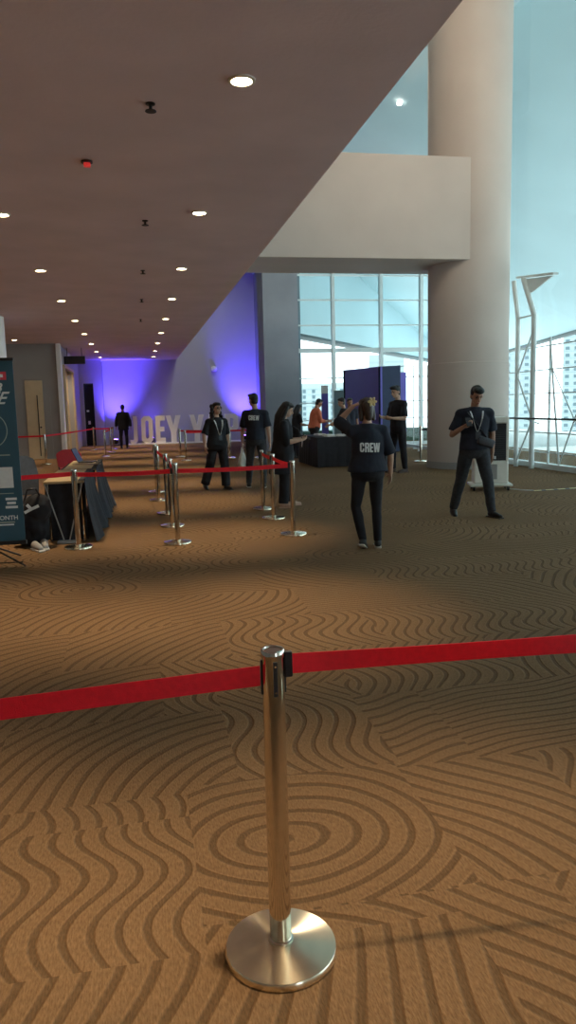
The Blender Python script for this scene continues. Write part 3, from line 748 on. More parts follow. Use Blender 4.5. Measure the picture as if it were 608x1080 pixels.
    for nm in 'LR':
        s0, e, w_ = arms[nm]
        if sl <= 1:
            q = s0.lerp(e, sl); b.ball(s0, .057 * k + g * .4); b.cone(s0, q, .056 * k + g * .5, .054 * k + g, 16)
        else:
            b.chain([s0, e], [.058 * k + g * .5, .044 * k + g]); b.cone(e, e.lerp(w_, sl - 1), .044 * k + g, .032 * k + g, 14)
    shirt = add_mesh('shirt', remesh(b, vx * 1.15, 3, .010 * k, 8), P.get('shirt', 'shirt'), t)
    # shoes
    for nm in 'LR':
        an = legs[nm][2]; fd = V(P.get('foot' + nm, (0, -1, 0))).normalized(); k2 = k
        upn = V((0, 0, 1)); upn = (upn - fd * upn.dot(fd)).normalized()
        ctr = an - upn * .028 * k2
        b = MB()
        if P.get('barefoot'):
            continue
        b.chain([an - upn * .005 * k, ctr - fd * .02 * k, ctr + fd * .08 * k - upn * .014 * k, ctr + fd * .165 * k - upn * .024 * k], [.044 * k, .045 * k, .042 * k, .030 * k], 12)
        so = add_mesh('shoe', remesh(b, vx, 2), P.get('shoe', 'shoe'), t)
        rot = Matrix((fd.cross(upn), fd, upn)).transposed()
        b = MB(); b.box(ctr + fd * .06 * k - upn * .042 * k, (.082 * k, .27 * k, .018 * k), rot, .008)
        b.build('sole', P.get('sole', 'shoe'), so)
    # hair
    hs = P.get('hair', 'short'); b = MB(); hm = P.get('haircol', 'hair')
    b.ball(hd(0, .026, .042), .104 * k, (.80, .92, .90), HR, 18)
    b.ball(hd(0, .045, -.01), .085 * k, (.88, .75, 1.0), HR, 14)
    if hs == 'short':
        b.ball(hd(0, -.02, .098), .06 * k, (1.2, 1.25, .55), HR, 12)
    if hs == 'flat':
        b.ball(hd(0, -.035, .095), .065 * k, (1.15, 1.25, .6), HR, 12); b.ball(hd(.01, -.075, .095), .04 * k, (1.4, .8, .6), HR, 10)
    if hs == 'long':
        b.ball(hd(0, .0, .085), .075 * k, (1.05, 1.25, .6), HR, 12)
        for sx in (-1, 1):
            b.chain([hd(sx * .075, .015, .03), hd(sx * .085, .03, -.08), hd(sx * .09, .03, -.2) + V((0, 0, 0)), hd(sx * .07, .05, -.30)], [.03 * k, .038 * k, .04 * k, .022 * k], 10)
        b.chain([hd(0, .07, 0), hd(0, .085, -.15), hd(0, .08, -.34)], [.07 * k, .085 * k, .05 * k], 12)
    if hs == 'curly':
        rr = random.Random(5)
        b.ball(hd(0, .0, .085), .078 * k, (1.1, 1.2, .6), HR, 12)
        for sx in (-1, 1):
            for i in range(24):
                z = .07 - i * .0145; b.ball(hd(sx * (.078 + .022 * rr.random() + .02 * (z < -.06)), .015 + .06 * rr.random() - .02 * (z < -.1), z), rr.uniform(.022, .036) * k, seg=8)
        for i in range(26):
            b.ball(hd(rr.uniform(-.09, .09), .085 + .03 * rr.random(), rr.uniform(-.3, .08)), rr.uniform(.03, .045) * k, seg=8)
    if hs == 'bun':
        b.ball(hd(0, -.0, .085), .078 * k, (1.05, 1.2, .6), HR, 12)
        b.ball(hd(.01, .11, .03), .055 * k, (1.1, .8, 1), HR, 12); b.chain([hd(0, .1, 0), hd(0, .1, -.1)], [.06 * k, .045 * k])
        for sx in (-1, 1): b.chain([hd(sx * .07, .03, .02), hd(sx * .075, .05, -.12)], [.03 * k, .025 * k])
    add_mesh('hair', remesh(b, vx * 1.1, 1, .008 * k, 2), hm, t)
    return dict(t=t, up=upf, hd=hd, HR=HR, arms=arms, legs=legs, sh=sh, k=k, pel=pel, shirt=shirt, body=body)

def ray_on(o, p, d):
    ok, loc, nr, i = o.ray_cast(V(p), V(d).normalized())
    return (loc, nr) if ok else (V(p), -V(d))
def lettering(pr, text, h, z, mname='ink', name='lettering', tilt=0.):
    """block capitals across the back (+Y side)"""
    bm = bmesh.new(); glyphs = [glyph_mesh(c, h, .004) for c in text]; gap = .055 * h
    tot = sum(w for _, w in glyphs) + gap * (len(text) - 1); x = -tot / 2
    for me, w in glyphs:
        c0 = pr['up'](z) + V((-(x + w / 2), .6, tilt * (x + w / 2))); loc, nr = ray_on(pr['shirt'], c0, (0, -1, 0))
        nr = V((nr.x * .5, abs(nr.y) + .3, nr.z * .3)).normalized()
        xa = V((0, 0, 1)).cross(nr).normalized(); ya = nr.cross(xa)
        mt = Matrix.Translation(loc + nr * .008 - ya * h / 2) @ Matrix((xa, ya, nr)).transposed().to_4x4()
        nv = len(bm.verts); bm.from_mesh(me); bm.verts.ensure_lookup_table()
        bmesh.ops.transform(bm, matrix=mt, verts=bm.verts[nv:]); x += w + gap
    me = bpy.data.meshes.new(name); bm.to_mesh(me); bm.free()
    o = add_mesh(name, me, mname, pr['t']); o['label'] = 'white block capitals on the back'
    return o
def lanyard(pr, z_end, m='ink', wd=.012, card=True, front=-1, cardm='ink'):
    """strap from both sides of the neck to a card on the chest"""
    mb = MB(); e = None; k = pr['k']
    for sx in (-1, 1):
        pts = []
        for i in range(9):
            s = i / 8; x = sx * .075 * k * (1 - s) ** .8 + sx * .006; z = .5 * (1 - s) + z_end * s
            loc, nr = ray_on(pr['shirt'], pr['up'](z) + V((x, front * .6, 0)), (0, -front, 0))
            pts.append(loc + nr * .006)
        for p, q in zip(pts, pts[1:]): mb.cone(p, q, wd, wd, 8, .25)
        e = pts[-1]
    o = mb.build('lanyard', m, pr['t'])
    if card:
        mb = MB(); mb.box(e + V((0, front * .008, -.05 * k)), (.07 * k, .006, .10 * k), None, .002); mb.build('name_card', cardm, o)
D = (0, 0, -1)
# man at right looking down at his phone
pr = person('man in black polo and charcoal jeans walking while looking at a phone', (4.42, 9.52, 0), -.15, 1.78, dict(
    armR=((-.40, .12, -1), (.35, -.85, .42)), armL=((.28, .25, -1), (.02, .05, -1)), handR=dict(d=(.6, -.6, .35), palm=(.3, .35, .9), side=-1, curl=.7),
    legR=((-.17, .16, -1), (-.15, .34, -1)), legL=((.15, -.26, -1), (.13, -.06, -1)), footL=(.45, -1, -.02), footR=(-.1, -1, -.22),
    head=(.48, .05, 0), hair='flat', shirt='navyshirt', trousers='jeans', sleeve=.82, leany=-.03, skin='skinA', leg_ease=.016))
lanyard(pr, .24, cardm='greybag')
PH1 = pr
b = MB(); c = pr['arms']['R'][2] + V((.055, -.075, .065)); b.box(c, (.072, .012, .145), Matrix.Rotation(-.75, 3, 'X'), .006)
ph = b.build('phone', 'black'); ph.parent = None; tag(ph, 'dark phone in the hand of the man in the polo', 'phone'); ph.matrix_world = Matrix.Translation((4.42, 9.52, 0)) @ Matrix.Rotation(-.15, 4, 'Z')
MB().box(c + Matrix.Rotation(-.75, 3, 'X') @ V((0, .0068, 0)), (.064, .002, .13), Matrix.Rotation(-.75, 3, 'X')).build('screen', 'paper', ph)
wb = thing('waist_bag', 'grey crossbody bag on the hip of the man in the polo', 'bag', (4.42, 9.52, 0), -.15)
q = ray_on(pr['shirt'], pr['up'](.1) + V((.10, -.6, 0)), (0, 1, 0))[0] + V((.01, -.035, 0)); b = MB(); b.box(q, (.23, .07, .12), Matrix.Rotation(.35, 3, 'Y'), .028); b.build('pouch', 'greybag', wb, True)
b = MB(); pts = []
for i in range(15):
    s = i / 14; x = .14 - .26 * s; z = .13 + .36 * s
    loc, nr = ray_on(pr['shirt'], pr['up'](z) + V((x, -.6, 0)), (0, 1, 0)); pts.append(loc + nr * .009)
for p_, q_ in zip(pts, pts[1:]): b.cone(p_, q_, .014, .014, 8, .3)
b.build('strap', 'greybag', wb)

# crew woman, seen from behind
cw = person('woman seen from behind in black CREW tee, hand raised to her flower-clipped hair', (2.40, 7.80, 0), PI - .08, 1.60, dict(fem=True,
    armR=((-.36, -.05, -1), (-.08, -.35, -1)), armL=((.38, -.80, .42), (-.62, .35, .68)), handL=dict(d=(-.8, .3, .4), palm=(-.4, -.2, -.8), side=1, curl=.5),
    legR=((-.03, -.05, -1), (-.02, .06, -1)), legL=((.11, -.12, -1), (-.16, .26, -1)), footL=(-.45, -.9, -.45), footR=(-.2, -1, 0),
    head=(.1, .1, 0), hair='bun', haircol='hairbrown', shirt='navyshirt', trousers='trousers', sleeve=1.0, shirt_to=-.07, bulk=1.02, wide=1.08, shoe='shoe', sole='sole', skin='skinB', flare_shirt=.12, leg_ease=.006))
lettering(cw, 'CREW', .098, .285, tilt=-.04)
fl = MB(); fc = cw['hd'](-.03, .15, .07)
for i in range(6):
    an_ = i * PI / 3; dr = V((math.cos(an_), .35, math.sin(an_)))
    fl.ball(fc + dr * .028, .026, (1, .45, .6), dr.to_track_quat('X', 'Z').to_matrix(), 10)
fl.ball(fc, .016); o = fl.build('flower_clip', 'flower', cw['t'], True); o['label'] = 'cream flower hair clip'

# walking woman with a lanyard
ww = person('woman with long curly hair and white lanyard striding towards the viewer', (1.47, 14.40, 0), .28, 1.64, dict(fem=True,
    armR=((-.42, .0, -1), (-.12, -.55, -1)), armL=((.25, .15, -1), (.05, .0, -1)), legR=((-.13, .2, -1), (-.16, .42, -1)), legL=((.04, -.22, -1), (.02, -.04, -1)), footR=(-.1, -1, -.3), footL=(.25, -1, 0),
    head=(-.06, .25, 0), hair='curly', shirt='shirt', trousers='trousers', sleeve=.9, bulk=1.12, flare=.03, leg_ease=.02, skin='skinB'))
lanyard(ww, .2, cardm='greybag', wd=.016)
g_ = MB()
for sx in (-1, 1):
    c = ww['hd'](sx * .034, -.098, .008)
    for i in range(12):
        a0, a1 = i * PI / 6, (i + 1) * PI / 6
        g_.cone(c + ww['HR'] @ V((.024 * math.cos(a0), 0, .02 * math.sin(a0))), c + ww['HR'] @ V((.024 * math.cos(a1), 0, .02 * math.sin(a1))), .0025, .0025, 6)
    g_.cone(ww['hd'](sx * .058, -.098, .01), ww['hd'](sx * .078, .0, .01), .0025, .0025, 6)
g_.cone(ww['hd'](-.01, -.1, .008), ww['hd'](.01, -.1, .008), .0025, .0025, 6); g_.build('spectacles', 'black', ww['t'])

# man with a white bag, from behind
mbag = person('man seen from behind in black CREW tee, head turned left, carrying a white bag', (2.22, 14.45, 0), PI - .35, 1.80, dict(
    armR=((-.22, .05, -1), (-.03, -.25, -1)), armL=((.24, -.12, -1), (.12, -.22, -1)), handL=dict(d=(.05, -.05, -1), palm=(-1, 0, 0), side=-1, curl=1.2),
    legR=((-.09, .04, -1), (-.04, .24, -1)), legL=((.12, -.16, -1), (.06, .08, -1)), footL=(.3, -1, 0), footR=(.1, -1, -.05),
    head=(.12, .95, 0), hair='short', shirt='navyshirt', trousers='jeans', sleeve=.85, shoe='shoe', sole='sole', skin='skinB', leg_ease=.014))
lettering(mbag, 'CREW', .092, .40, tilt=-.05)
w_ = mbag['arms']['L'][2]
bt = thing('carrier_bag', 'white plastic carrier bag in the left hand of the man seen from behind', 'bag', (2.22, 14.45, 0), PI - .35)
b = MB()
hx = w_ + V((.012, -.01, -.085))
b.loft([(hx + V((0, 0, -.46)), .03, .05), (hx + V((0, 0, -.45)), .07, .13), (hx + V((0, 0, -.33)), .085, .15), (hx + V((0, 0, -.2)), .06, .13), (hx + V((0, 0, -.12)), .028, .10)], 20)
me = remesh(b, .012, 2, .018, 5); add_mesh('sack', me, 'bag', bt)
for sy in (-1, 1):
    b = MB(); b.chain([hx + V((0, sy * .085, -.14)), hx + V((0, sy * .05, -.04)), hx + V((0, .0, .005))], [.022, .014, .011], 8); add_mesh('handle', remesh(b, .008, 1), 'bag', bt)

# woman with a phone, in profile
pw = person('woman with long black hair in a long black top reading a phone, in profile', (2.16, 11.42, 0), PI / 2 - .12, 1.61, dict(fem=True,
    armR=((-.12, -.12, -1), (.22, -.95, .12)), armL=((.10, -.10, -1), (-.30, -.92, .16)), handR=dict(d=(.35, -.9, .2), palm=(.5, 0, .6), side=-1, curl=.8), handL=dict(d=(-.35, -.9, .2), palm=(-.5, 0, .6), side=1, curl=.8),
    legR=((-.03, -.05, -1), (-.02, .08, -1)), legL=((.05, -.2, -1), (.02, -.08, -1)), head=(.35, 0, 0), hair='long', sleeve=1.02, shirt_to=-.34, flare_shirt=.10, bulk=1.18, flare=.02, leg_ease=.022, skin='skinB', barefoot=False, shoe='skinB', sole='skinB', leany=-.05))
c = (pw['arms']['R'][2] + pw['arms']['L'][2]) / 2 + V((0, -.10, .04))
b = MB(); b.box(c, (.074, .010, .15), Matrix.Rotation(-.9, 3, 'X'), .005); o = b.build('phone', 'black'); tag(o, 'phone held in both hands by the woman in profile', 'phone'); o.location = (2.16, 11.42, 0); o.rotation_euler = (0, 0, PI / 2 - .12)
b = MB(); c2 = pw['up'](.16) + V((.02, -.30, 0)); b.box(c2, (.085, .006, .13), Matrix.Rotation(.1, 3, 'X'), .002); o = b.build('name_card', 'paper', pw['t'])
b = MB(); b.tube([c2 + V((0, 0, .065)), c2 + V((0, .05, .2)), pw['up'](.44) + V((0, -.15, 0))], .006); b.build('lanyard', 'greybag', pw['t'])

# man by the desk
dm = person('tall man in black standing at the desk with hands raised before his chest', (5.72, 16.25, 0), -PI / 2 + .35, 1.93, dict(
    armR=((-.2, -.15, -1), (.3, -.95, .15)), armL=((.2, -.12, -1), (-.3, -.95, .05)), handR=dict(d=(.4, -.9, .1), palm=(.7, 0, .5), side=-1, curl=.6), handL=dict(d=(-.3, -.9, .1), palm=(-.6, 0, .6), side=1, curl=.6),
    legR=((-.08, -.10, -1), (-.03, .06, -1)), legL=((.08, .05, -1), (.04, .10, -1)), head=(.22, 0, 0), hair='flat', shirt='shirt', trousers='trousers', sleeve=.85, shoe='brownshoe', sole='brownshoe', skin='skinB', voxel=.0095))
# orange shirted man
om = person('man in an orange shirt leaning over the desk, holding a paper', (4.96, 21.25, 0), PI / 2 + .1, 1.74, dict(
    armR=((-.15, -.25, -1), (.2, -.95, -.05)), armL=((.15, -.3, -1), (-.2, -.95, -.05)), legR=((-.05, 0, -1), (0, .03, -1)), legL=((.06, -.05, -1), (0, .05, -1)),
    head=(.55, 0, 0), hair='short', shirt='orange', trousers='jeans', sleeve=1.5, leany=-.14, bulk=1.22, skin='skinA', voxel=.0105, fat=1.1))
c = om['arms']['R'][2] + V((.1, -.12, .03)); o = MB().box(c, (.2, .28, .003), Matrix.Rotation(-.3, 3, 'X')).build('paper_sheet', 'paper'); tag(o, 'white paper held by the man in the orange shirt', 'paper'); o.location = (4.96, 21.25, 0); o.rotation_euler = (0, 0, PI / 2 + .1)
# person with arm reaching left
rp = person('person in dark top behind the CREW woman reaching left over the desk', (5.55, 20.0, 0), -PI / 2, 1.72, dict(
    armR=((-.15, -.55, -1), (.0, -.95, -.45)), armL=((.2, -.2, -1), (-.1, -.9, -.2)), legR=((-.05, 0, -1), (0, .03, -1)), legL=((.06, -.05, -1), (0, .05, -1)), head=(.25, 0, 0), hair='short', sleeve=.7, shirt='navyshirt', leany=-.1, skin='skinB', voxel=.0105, fat=1.1))
bp_ = person('person whose dark hair shows just above the CREW woman', (6.0, 21.2, 0), 0, 1.72, dict(armR=((-.15, 0, -1), (0, -.3, -1)), armL=((.15, 0, -1), (0, -.3, -1)), legR=((-.05, 0, -1), (0, .03, -1)), legL=((.06, 0, -1), (0, .05, -1)), head=(.2, 0, 0), hair='short', shirt='navyshirt', voxel=.011, fat=1.1))
sp_ = person('person in black between the woman in profile and the orange shirt', (4.60, 22.1, 0), PI / 2 + .3, 1.58, dict(fem=True, armR=((-.15, -.2, -1), (.1, -.9, -.1)), armL=((.15, -.2, -1), (0, -.9, -.1)), legR=((-.05, 0, -1), (0, .03, -1)), legL=((.06, 0, -1), (0, .05, -1)), head=(.3, 0, 0), hair='long', shirt='shirt', leany=-.1, voxel=.011, fat=1.1))
fm = person('man in dark suit far off, walking towards the violet wall', (-.56, 31.9, 0), PI, 1.76, dict(armR=((-.3, .05, -1), (-.1, -.2, -1)), armL=((.3, -.05, -1), (.1, -.3, -1)), legR=((-.04, -.1, -1), (0, .1, -1)), legL=((.05, .1, -1), (0, .25, -1)), footL=(0, -1, -.3), head=(.1, 0, 0), hair='short', shirt='shirt', sleeve=1.9, shirt_to=-.16, bulk=1.12, voxel=.012, fat=1.15))

# ------------------------------------------------------------------ desk with black cloth, papers, panels
def skirt_cloth(pts, top, flare, seedk, name, label, zfloor=.012, topz=.752, waves=9, closed=True):
    """cloth box: flat top polygon plus pleated skirt"""
    m = MB(); N = len(pts); per = []
    for i in range(N):
        p, q = V(pts[i]), V(pts[(i + 1) % N]); L = (q - p).length; n_ = max(8, int(L / .035)); d = (q - p).normalized(); o = V((d.y, -d.x))
        for j in range(n_): per.append((p.lerp(q, j / n_), o, j / n_ * L))
    ctr = sum((V(p) for p in pts), V((0, 0))) / N
    rings = []
    for lv in range(9):
        s = lv / 8; z = topz + (zfloor - topz) * s; ring = []
        for k_, (p, o, l) in enumerate(per):
            ph = noise.noise(V((p.x * 2 + seedk, p.y * 2, 0))) * 3
            w = (math.sin(l * 22 + ph) * .5 + math.sin(l * 47 + ph * 2) * .25) * .03 * s
            q = p + o * (flare * s + w); ring.append(m.bm.verts.new((q.x, q.y, z)))
        rings.append(ring)
    n_ = len(per)
    for a_, b_ in zip(rings, rings[1:]):
        for k_ in range(n_): m.bm.faces.new((a_[k_], a_[(k_ + 1) % n_], b_[(k_ + 1) % n_], b_[k_]))
    m.bm.faces.new(rings[0])
    o = m.build(name, 'cloth', None, SM); tag(o, label, 'tablecloth')
    return o
def folding_table(label, c, size, rz=0):
    t = thing('folding_table', label, 'table', (*c, 0), rz)
    x, y = size[0] / 2, size[1] / 2
    MB().bb(-x, x, -y, y, .715, .745, .006).build('tabletop', 'tan', t)
    for sx in (-1, 1):
        for sy in (-1, 1): MB().tube([(sx * (x - .04), sy * (y - .12), 0), (sx * (x - .04), sy * (y - .12), .715)], .013).build('leg', 'steel', t, SM)
        pass
    return t
dr = -.10
folding_table('desk table hidden under the pleated black cloth, nearer', (5.25, 18.75), (1.7, .7)); folding_table('desk table hidden under the pleated black cloth, farther', (4.75, 19.85), (.7, 1.2))
skirt_cloth([(4.36, 18.36), (6.15, 18.36), (6.15, 19.14), (4.36, 19.14)], None, .03, 1, 'tablecloth', 'pleated black cloth on the desk behind the CREW woman')
skirt_cloth([(4.36, 19.26), (5.14, 19.26), (5.14, 20.5), (4.36, 20.5)], None, .03, 4, 'tablecloth', 'pleated black cloth on the desk arm before the orange shirt')
k_ = 0
for x, y, rz, lab in ((4.75, 18.62, .1, 'white paper stack at the near corner of the desk'), (5.05, 18.7, -.15, 'white paper stack in the middle of the desk front'), (4.8, 18.95, .3, 'open brochure behind the papers on the desk'), (5.35, 18.6, .05, 'white paper stack by the right end of the desk'), (4.72, 19.6, .2, 'white sheet before the orange shirt')):
    m = MB()
    for i in range(4): m.box((random.uniform(-.01, .01), random.uniform(-.01, .01), .754 + .006 + i * .012), (.21, .297, .011), Matrix.Rotation(random.uniform(-.1, .1), 3, 'Z'))
    o = m.build('paper_stack', 'paper', None, None, (x, y, 0)); o.rotation_euler = (0, 0, rz); tag(o, lab, 'paper', 'papers on the desk')
# violet booth panel
t = thing('display_booth', 'big violet display panel with a dark navy side behind the desk', 'display panel', (6.35, 21.6, 0), -.0)
def slab(name, mname, p, q, z1, z2, th=.06, parent=None, z0=.02):
    p, q = V((*p, 0)), V((*q, 0)); d = q - p; nn = V((-d.y, d.x, 0)).normalized() * th; mm = MB()
    v = [mm.bm.verts.new(x) for x in (p + V((0, 0, z0)), q + V((0, 0, z0)), q + V((0, 0, z2)), p + V((0, 0, z1)))]
    v2 = [mm.bm.verts.new(x.co + nn) for x in v]
    mm.bm.faces.new(v); mm.bm.faces.new(v2[::-1])
    for i in range(4): mm.bm.faces.new((v[i], v2[i], v2[(i + 1) % 4], v[(i + 1) % 4]))
    return mm.build(name, mname, parent)
def wpt(u, Y, v=460):
    d = R3 @ V((u - 304, v - 540, 800)); s = Y / d.y; return (d.x * s, Y, 1.55 + d.z * s)
def rel(p, o): return (p[0] - o[0], p[1] - o[1])
O_ = (6.35, 21.6)
p0, p1, p2 = wpt(364, 24.5), wpt(402, 21.6), wpt(423, 23.2)
slab('front_panel', 'purple', rel(p0, O_), rel(p1, O_), 2.66, 2.62, .06, t)
slab('side_panel', 'navy', rel(p1, O_), rel(p2, O_), 2.62, 2.72, .06, t)
slab('rear_panel', 'navy', rel(p2, O_), rel(p0, O_), 2.72, 2.66, .06, t)
def rollup(label, u0, u1, Y, ztop, mname, topm=None):
    a_, b_ = wpt(u0, Y), wpt(u1, Y); cx_ = (a_[0] + b_[0]) / 2; w2 = (b_[0] - a_[0]) / 2
    t = thing('rollup_banner', label, 'banner', (cx_, Y, 0))
    MB().bb(-w2 - .03, w2 + .03, -.1, .1, 0, .09, .02).build('base', 'steel', t); MB().bb(-w2, w2, -.006, .006, .09, ztop - (.25 if topm else 0)).build('print', mname, t)
    if topm: MB().bb(-w2, w2, -.006, .006, ztop - .25, ztop).build('header', topm, t)
    MB().tube([(0, .03, .05), (0, .03, ztop)], .01).build('pole', 'steel', t)
rollup('narrow violet roll-up banner with a white header, seen over the orange shirt', 340, 347, 23.5, 2.15, 'purple', 'white')
rollup('pale teal roll-up banner left of the violet panel', 353, 363.5, 24.0, 2.0, 'paleteal')
rollup('violet roll-up banner behind the head of the tall man at the desk', 422, 429, 25.5, 2.6, 'purple')
t = thing('display_stand', 'thin white metal frame behind the tall man at the desk', 'stand', (wpt(424, 24.2)[0], 24.2, 0))
MB().tube([(-.22, 0, 0), (-.22, 0, 2.75), (.42, 0, 2.75), (.42, 0, 0)], .018).build('tube_frame', 'whitesteel', t, SM); MB().tube([(-.4, -.2, .02), (-.22, 0, .02), (-.4, .2, .02)], .015).tube([(.6, -.2, .02), (.42, 0, .02), (.6, .2, .02)], .015).build('foot', 'whitesteel', t)
# ------------------------------------------------------------------ air cooler
t = thing('air_cooler', 'ivory wheeled air cooler with dark grille by the column', 'air cooler', (6.03, 12.35, 0), -.32)
MB().bb(-.29, .29, -.2, .2, .12, .52, .025).bb(-.29, .29, -.2, .2, 1.16, 1.27, .02).bb(-.29, -.245, -.2, .2, .5, 1.18, .008).bb(.245, .29, -.2, .2, .5, 1.18, .008).bb(-.26, .26, -.17, .19, .5, 1.18).build('housing', 'coolerw', t)
g_ = MB().bb(-.245, .245, -.195, -.168, .525, 1.155)
for i in range(16): g_.box((0, -.198, .56 + i * .037), (.47, .012, .006), Matrix.Rotation(.5, 3, 'X'))
gr = g_.build('grille', 'grille', t); MB().box((0.06, -.206, .575), (.03, .006, .05)).build('emblem', 'ink', gr)
MB().bb(-.1, .1, -.207, -.2, .2, .46, .004).build('tank_panel', 'plaster2', t)
MB().bb(-.36, .36, -.26, .26, .075, .12, .015).build('base_tray', 'coolerw', t)
for sx in (-1, 1):
    for sy in (-1, 1): MB().cone((sx * .29 - .015, sy * .2, .04), (sx * .29 + .015, sy * .2, .04), .04, .04, 20).box((sx * .29, sy * .2, .065), (.045, .03, .03)).build('caster', 'blackmetal', t, SM)
# power lead and hazard tape
m = MB(); m.tube([(6.33, 12.3, .008), (6.45, 12.05, .008), (6.6, 11.86, .008)], .007); o = m.build('power_lead', 'white'); tag(o, 'thin pale lead on the carpet from the air cooler', 'cable')
t = thing('hazard_tape', 'yellow and black striped tape on the carpet right of the air cooler', 'tape', (6.58, 11.84, 0), .10)
MB().bb(0, 2.2, -.05, .05, .001, .004).build('tape_strip', 'black', t)
for i in range(9):
    MB().poly([(i * .24 + .0, -.048, .0048), (i * .24 + .15, -.048, .0048), (i * .24 + .19, .048, .0048), (i * .24 + .04, .048, .0048)]).build('stripe', 'yellow', t)

# ------------------------------------------------------------------ left group: tables, cloth, chairs, banner
t1 = folding_table('narrow tan folding table, nearer of two in the black cloth', (-.88, 10.07), (.46, 1.80)); t2 = folding_table('narrow tan folding table, farther of two in the black cloth', (-.83, 11.95), (.46, 1.80))
m = MB(); m.tube([(-.22, -.88, .715), (-.04, -.84, .03), (.02, -.84, .03), (.21, -.88, .715)], .008); m.bb(-.12, .14, -.9, -.78, .0, .03, .01)
m.build('foot_frame', 'plaster2', t1, SM)
def drape(label, x, y0, y1, seedk, out=.16):
    def f(u, v):
        y = y0 + (y1 - y0) * u; s = v; ph = noise.noise(V((y * 1.6 + seedk, 3, 0))) * 4
        w = (math.sin(y * 13 + ph) * .045 + math.sin(y * 29 + ph) * .015) * s
        xx = x + .006 + out * s ** 1.4 * (.75 + .4 * noise.noise(V((y * 2.2, seedk, 1)))) + w
        return V((xx, y + .05 * s * math.sin(y * 5), .75 * (1 - s) + .012 + .09 * s * max(0, noise.noise(V((y * 2.6 + seedk, 0, 4))))))
    m = MB(); m.grid(f, 90, 14, .005)
    # flap lying on the top
    m.grid(lambda u, v: V((x + .006 - .07 * v, y0 + (y1 - y0) * u, .752 + .004 * math.sin(u * 30))), 40, 3, .004)
    o = m.build('tablecloth', 'cloth', None, SM); tag(o, label, 'tablecloth'); return o
drape('rumpled black cloth hanging off the nearer tan table', -.65, 9.15, 10.95, 1); drape('rumpled black cloth hanging off the farther tan table', -.60, 11.0, 12.95, 6)
o = MB().grid(lambda u, v: V((-1.09 + .44 * u, 9.34 + .02 * math.sin(u * 18) * v, .71 - .69 * v)), 24, 8, .006).grid(lambda u, v: V((-1.115 - .02 * v + .02 * math.sin(u * 40) * v, 9.34 + 3.4 * u, .72 - .70 * v)), 60, 8, .006).build('table_skirt', 'cloth', None, SM); tag(o, 'black cloth panel closing the near end and back of the tan tables', 'tablecloth')
lp = thing('laptop', 'open dark laptop on the far end of the tan tables', 'laptop', (-.80, 12.35, .747), 1.42)
MB().bb(-.16, .16, -.11, .11, 0, .018, .004).build('keyboard_base', 'black', lp); MB().box((0, .16, .12), (.32, .012, .23), Matrix.Rotation(-.45, 3, 'X'), .003).build('screen', 'black', lp)
o = MB().bb(-.07, .07, -.2, .2, .747, .76, .003).build('clipboard', 'brown', None, None, (-.78, 11.85, 0)); o.rotation_euler = (0, 0, 1.2); tag(o, 'dark clipboard lying on the tan table before the laptop', 'clipboard')
def chair(label, x, y, rz, seatm, backm, framem, h=.95):
    t = thing('banquet_chair', label, 'chair', (x, y, 0), rz)
    b = MB(); b.bb(-.22, .22, -.22, .22, .43, .49, .025); b.build('seat', seatm, t, SM)
    b = MB(); pts = [(-.21, .5), (.21, .5), (.235, .75), (.2, h - .05), (.1, h), (-.1, h), (-.2, h - .05), (-.235, .75)]
    f1 = [b.bm.verts.new((px, .2 + (z - .5) * .14, z)) for px, z in pts]; f2 = [b.bm.verts.new((px, .25 + (z - .5) * .14, z)) for px, z in pts]
    b.bm.faces.new(f1); b.bm.faces.new(f2[::-1])
    for i in range(8): b.bm.faces.new((f1[i], f2[i], f2[(i + 1) % 8], f1[(i + 1) % 8]))
    bmesh.ops.bevel(b.bm, geom=list(b.bm.edges), offset=.012, segments=2, affect='EDGES'); b.build('backrest', backm, t, SM)
    for sx in (-1, 1):
        MB().tube([(sx * .2, -.2, .43), (sx * .21, -.24, 0)], .012).build('leg', framem, t, SM); MB().tube([(sx * .2, .24, .52), (sx * .2, .2, .43), (sx * .21, .27, 0)], .012).build('leg', framem, t, SM)
    return t
chair('dark grey banquet chair right behind the teal banner', -1.38, 9.95, .5, 'greybag', 'greybag', 'blackmetal', 1.0)
chair('red-backed chair beyond the far end of the tan tables', -1.27, 15.1, PI - .1, 'red', 'red', 'blackmetal', .84)
b = MB(); b.ball((0, 0, .27), .27, (.62, .52, 1)); b.ball((.06, -.05, .45), .15, (1, .8, 1.2)); b.ball((-.05, .05, .12), .2, (1, .8, .6))
me = remesh(b, .014, 3, .03, 4); tb = thing('holdall', 'bulky black holdall on the floor between banner and tan tables', 'bag', (-1.23, 9.12, 0)); o = add_mesh('sack', me, 'shirt', tb)
zmin = min(v.co.z for v in me.vertices); o.location.z = -zmin + .002
MB().tube([(-.08, -.1, .55), (-.03, -.16, .68), (.06, -.14, .69), (.1, -.08, .58)], .012).build('handle', 'black', tb, True)
b = MB()
for i in range(3):
    an_ = (.4, 2.3, 3.6)[i]; b.box((.04 * math.cos(an_), 0, .04 * math.sin(an_)), ((.1, .06, .09)[i], .012, .032), Matrix.Rotation(-an_, 3, 'Y'))
o = b.build('tag_ribbon', 'paper', tb, None, (.0, -.17, .46)); o['label'] = 'white ribbon tag'
for x, y, rz, lab in ((-1.18, 8.82, .5, 'pale sneaker by the holdall, nearer'), (-1.11, 8.93, .2, 'pale sneaker by the holdall, farther')):
    t = thing('sneaker', lab, 'shoe', (x, y, 0), rz)
    b = MB(); b.chain([(0, .06, .06), (0, -.02, .05), (0, -.1, .036)], [.045, .042, .032], 12); add_mesh('upper', remesh(b, .008, 2), 'plaster2', t)
    MB().box((0, -.02, .012), (.085, .26, .022), None, .008).build('sole', 'sole', t)
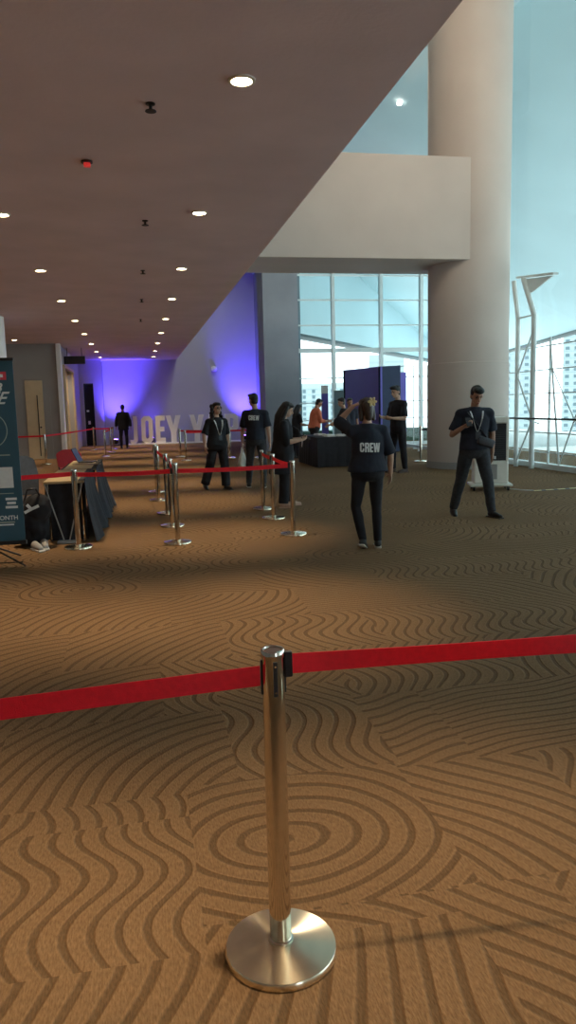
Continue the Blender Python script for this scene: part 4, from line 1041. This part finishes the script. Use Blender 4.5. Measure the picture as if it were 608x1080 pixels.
# teal pull-up banner
t = thing('exhibition_banner', 'dark teal printed banner on black legs, cut by the left frame edge', 'banner', (-1.60, 8.05, 0), -.06)
W2 = .42; Z0, Z1 = .26, 2.07
MB().bb(-W2, W2, -.004, .004, Z0, Z1).build('print', 'teal', t)
MB().bb(-W2 - .01, W2 + .01, -.015, .015, Z1 - .01, Z1 + .02, .004).build('top_rail', 'blackmetal', t); MB().bb(-W2 - .01, W2 + .01, -.018, .018, Z0 - .04, Z0, .004).build('bottom_rail', 'blackmetal', t)
MB().tube([(0, .03, Z0 - .1), (0, .03, Z1)], .012).build('pole', 'blackmetal', t)
for p in ((.42, -.1), (-.42, -.1), (0.25, .5)): MB().tube([(0, .03, .24), (p[0], p[1], .012)], .010).build('leg', 'blackmetal', t, SM)
MB().tube([(-.4, -.095, .05), (.4, -.095, .05)], .006).build('stretcher', 'blackmetal', t)
def flat(me, name, m, x, z, sx=1):
    o = add_mesh(name, me, m, t); o.location = (x, -.006, z); o.rotation_euler = (PI / 2, 0, 0); return o
MB().bb(.20, .35, -.007, -.004, 1.875, 1.955, .001).build('badge', 'red', t); MB().bb(.23, .32, -.0085, -.006, 1.90, 1.93).build('badge_mark', 'ink', t)
flat(text_mesh('3', .12, .002, .25, .003), 'lettering', 'ink', .24, 1.76); flat(text_mesh('EE', .17, .002, .5, .002), 'lettering', 'ink', .15, 1.64)
m = MB()
for i in range(40):
    a0, a1 = i * PI / 20, (i + 1) * PI / 20; m.cone((.16 + .16 * math.cos(a0), -.005, 1.38 + .17 * math.sin(a0)), (.16 + .16 * math.cos(a1), -.005, 1.38 + .17 * math.sin(a1)), .004, .004, 6)
m.ball((.13, -.006, 1.38), .11, (1, .01, 1.15)); m.build('roundel', 'paleink', t)
MB().bb(.1, .33, -.006, -.004, 1.125, 1.137).build('print_line', 'paleink', t)
MB().bb(-.02, .345, -.007, -.004, .80, 1.01).build('blank_panel', 'ink', t)
MB().bb(.05, .34, -.006, -.004, .74, .748).build('print_line', 'paleink', t)
for x in (.12, .31):
    m = MB()
    for i, w2 in enumerate((.055, .043, .06)): m.bb(x - w2, x + w2, -.0065, -.004, .675 - i * .042, .70 - i * .042)
    m.build('print_block', 'ink', t)
flat(text_mesh('FOR MONTH', .062, .002, 0, .001), 'lettering', 'ink', -.0, .475)
for z, a_, b__ in ((.45, .05, .33), (.425, .12, .32)): MB().bb(a_, b__, -.006, -.004, z - .007, z + .007).build('print_line', 'ink' if z < .44 else 'paleink', t)
# small dome on the far wall
wp = wpt(226, 35.42, 389)
o = MB().ball((0, 0, 0), .14, (1, .5, .9)).bb(-.12, .12, .02, .08, -.1, .1, .02).build('wall_speaker', 'white', None, SM, wp); tag(o, 'small white dome high on the far wall above the walking woman', 'speaker')

# ------------------------------------------------------------------ daylight
wd_ = bpy.data.worlds.new('daylight'); S.world = wd_; wd_.use_nodes = True
bg = wd_.node_tree.nodes['Background']; bg.inputs[0].default_value = (.97, .97, 1.0, 1); bg.inputs[1].default_value = 2.7
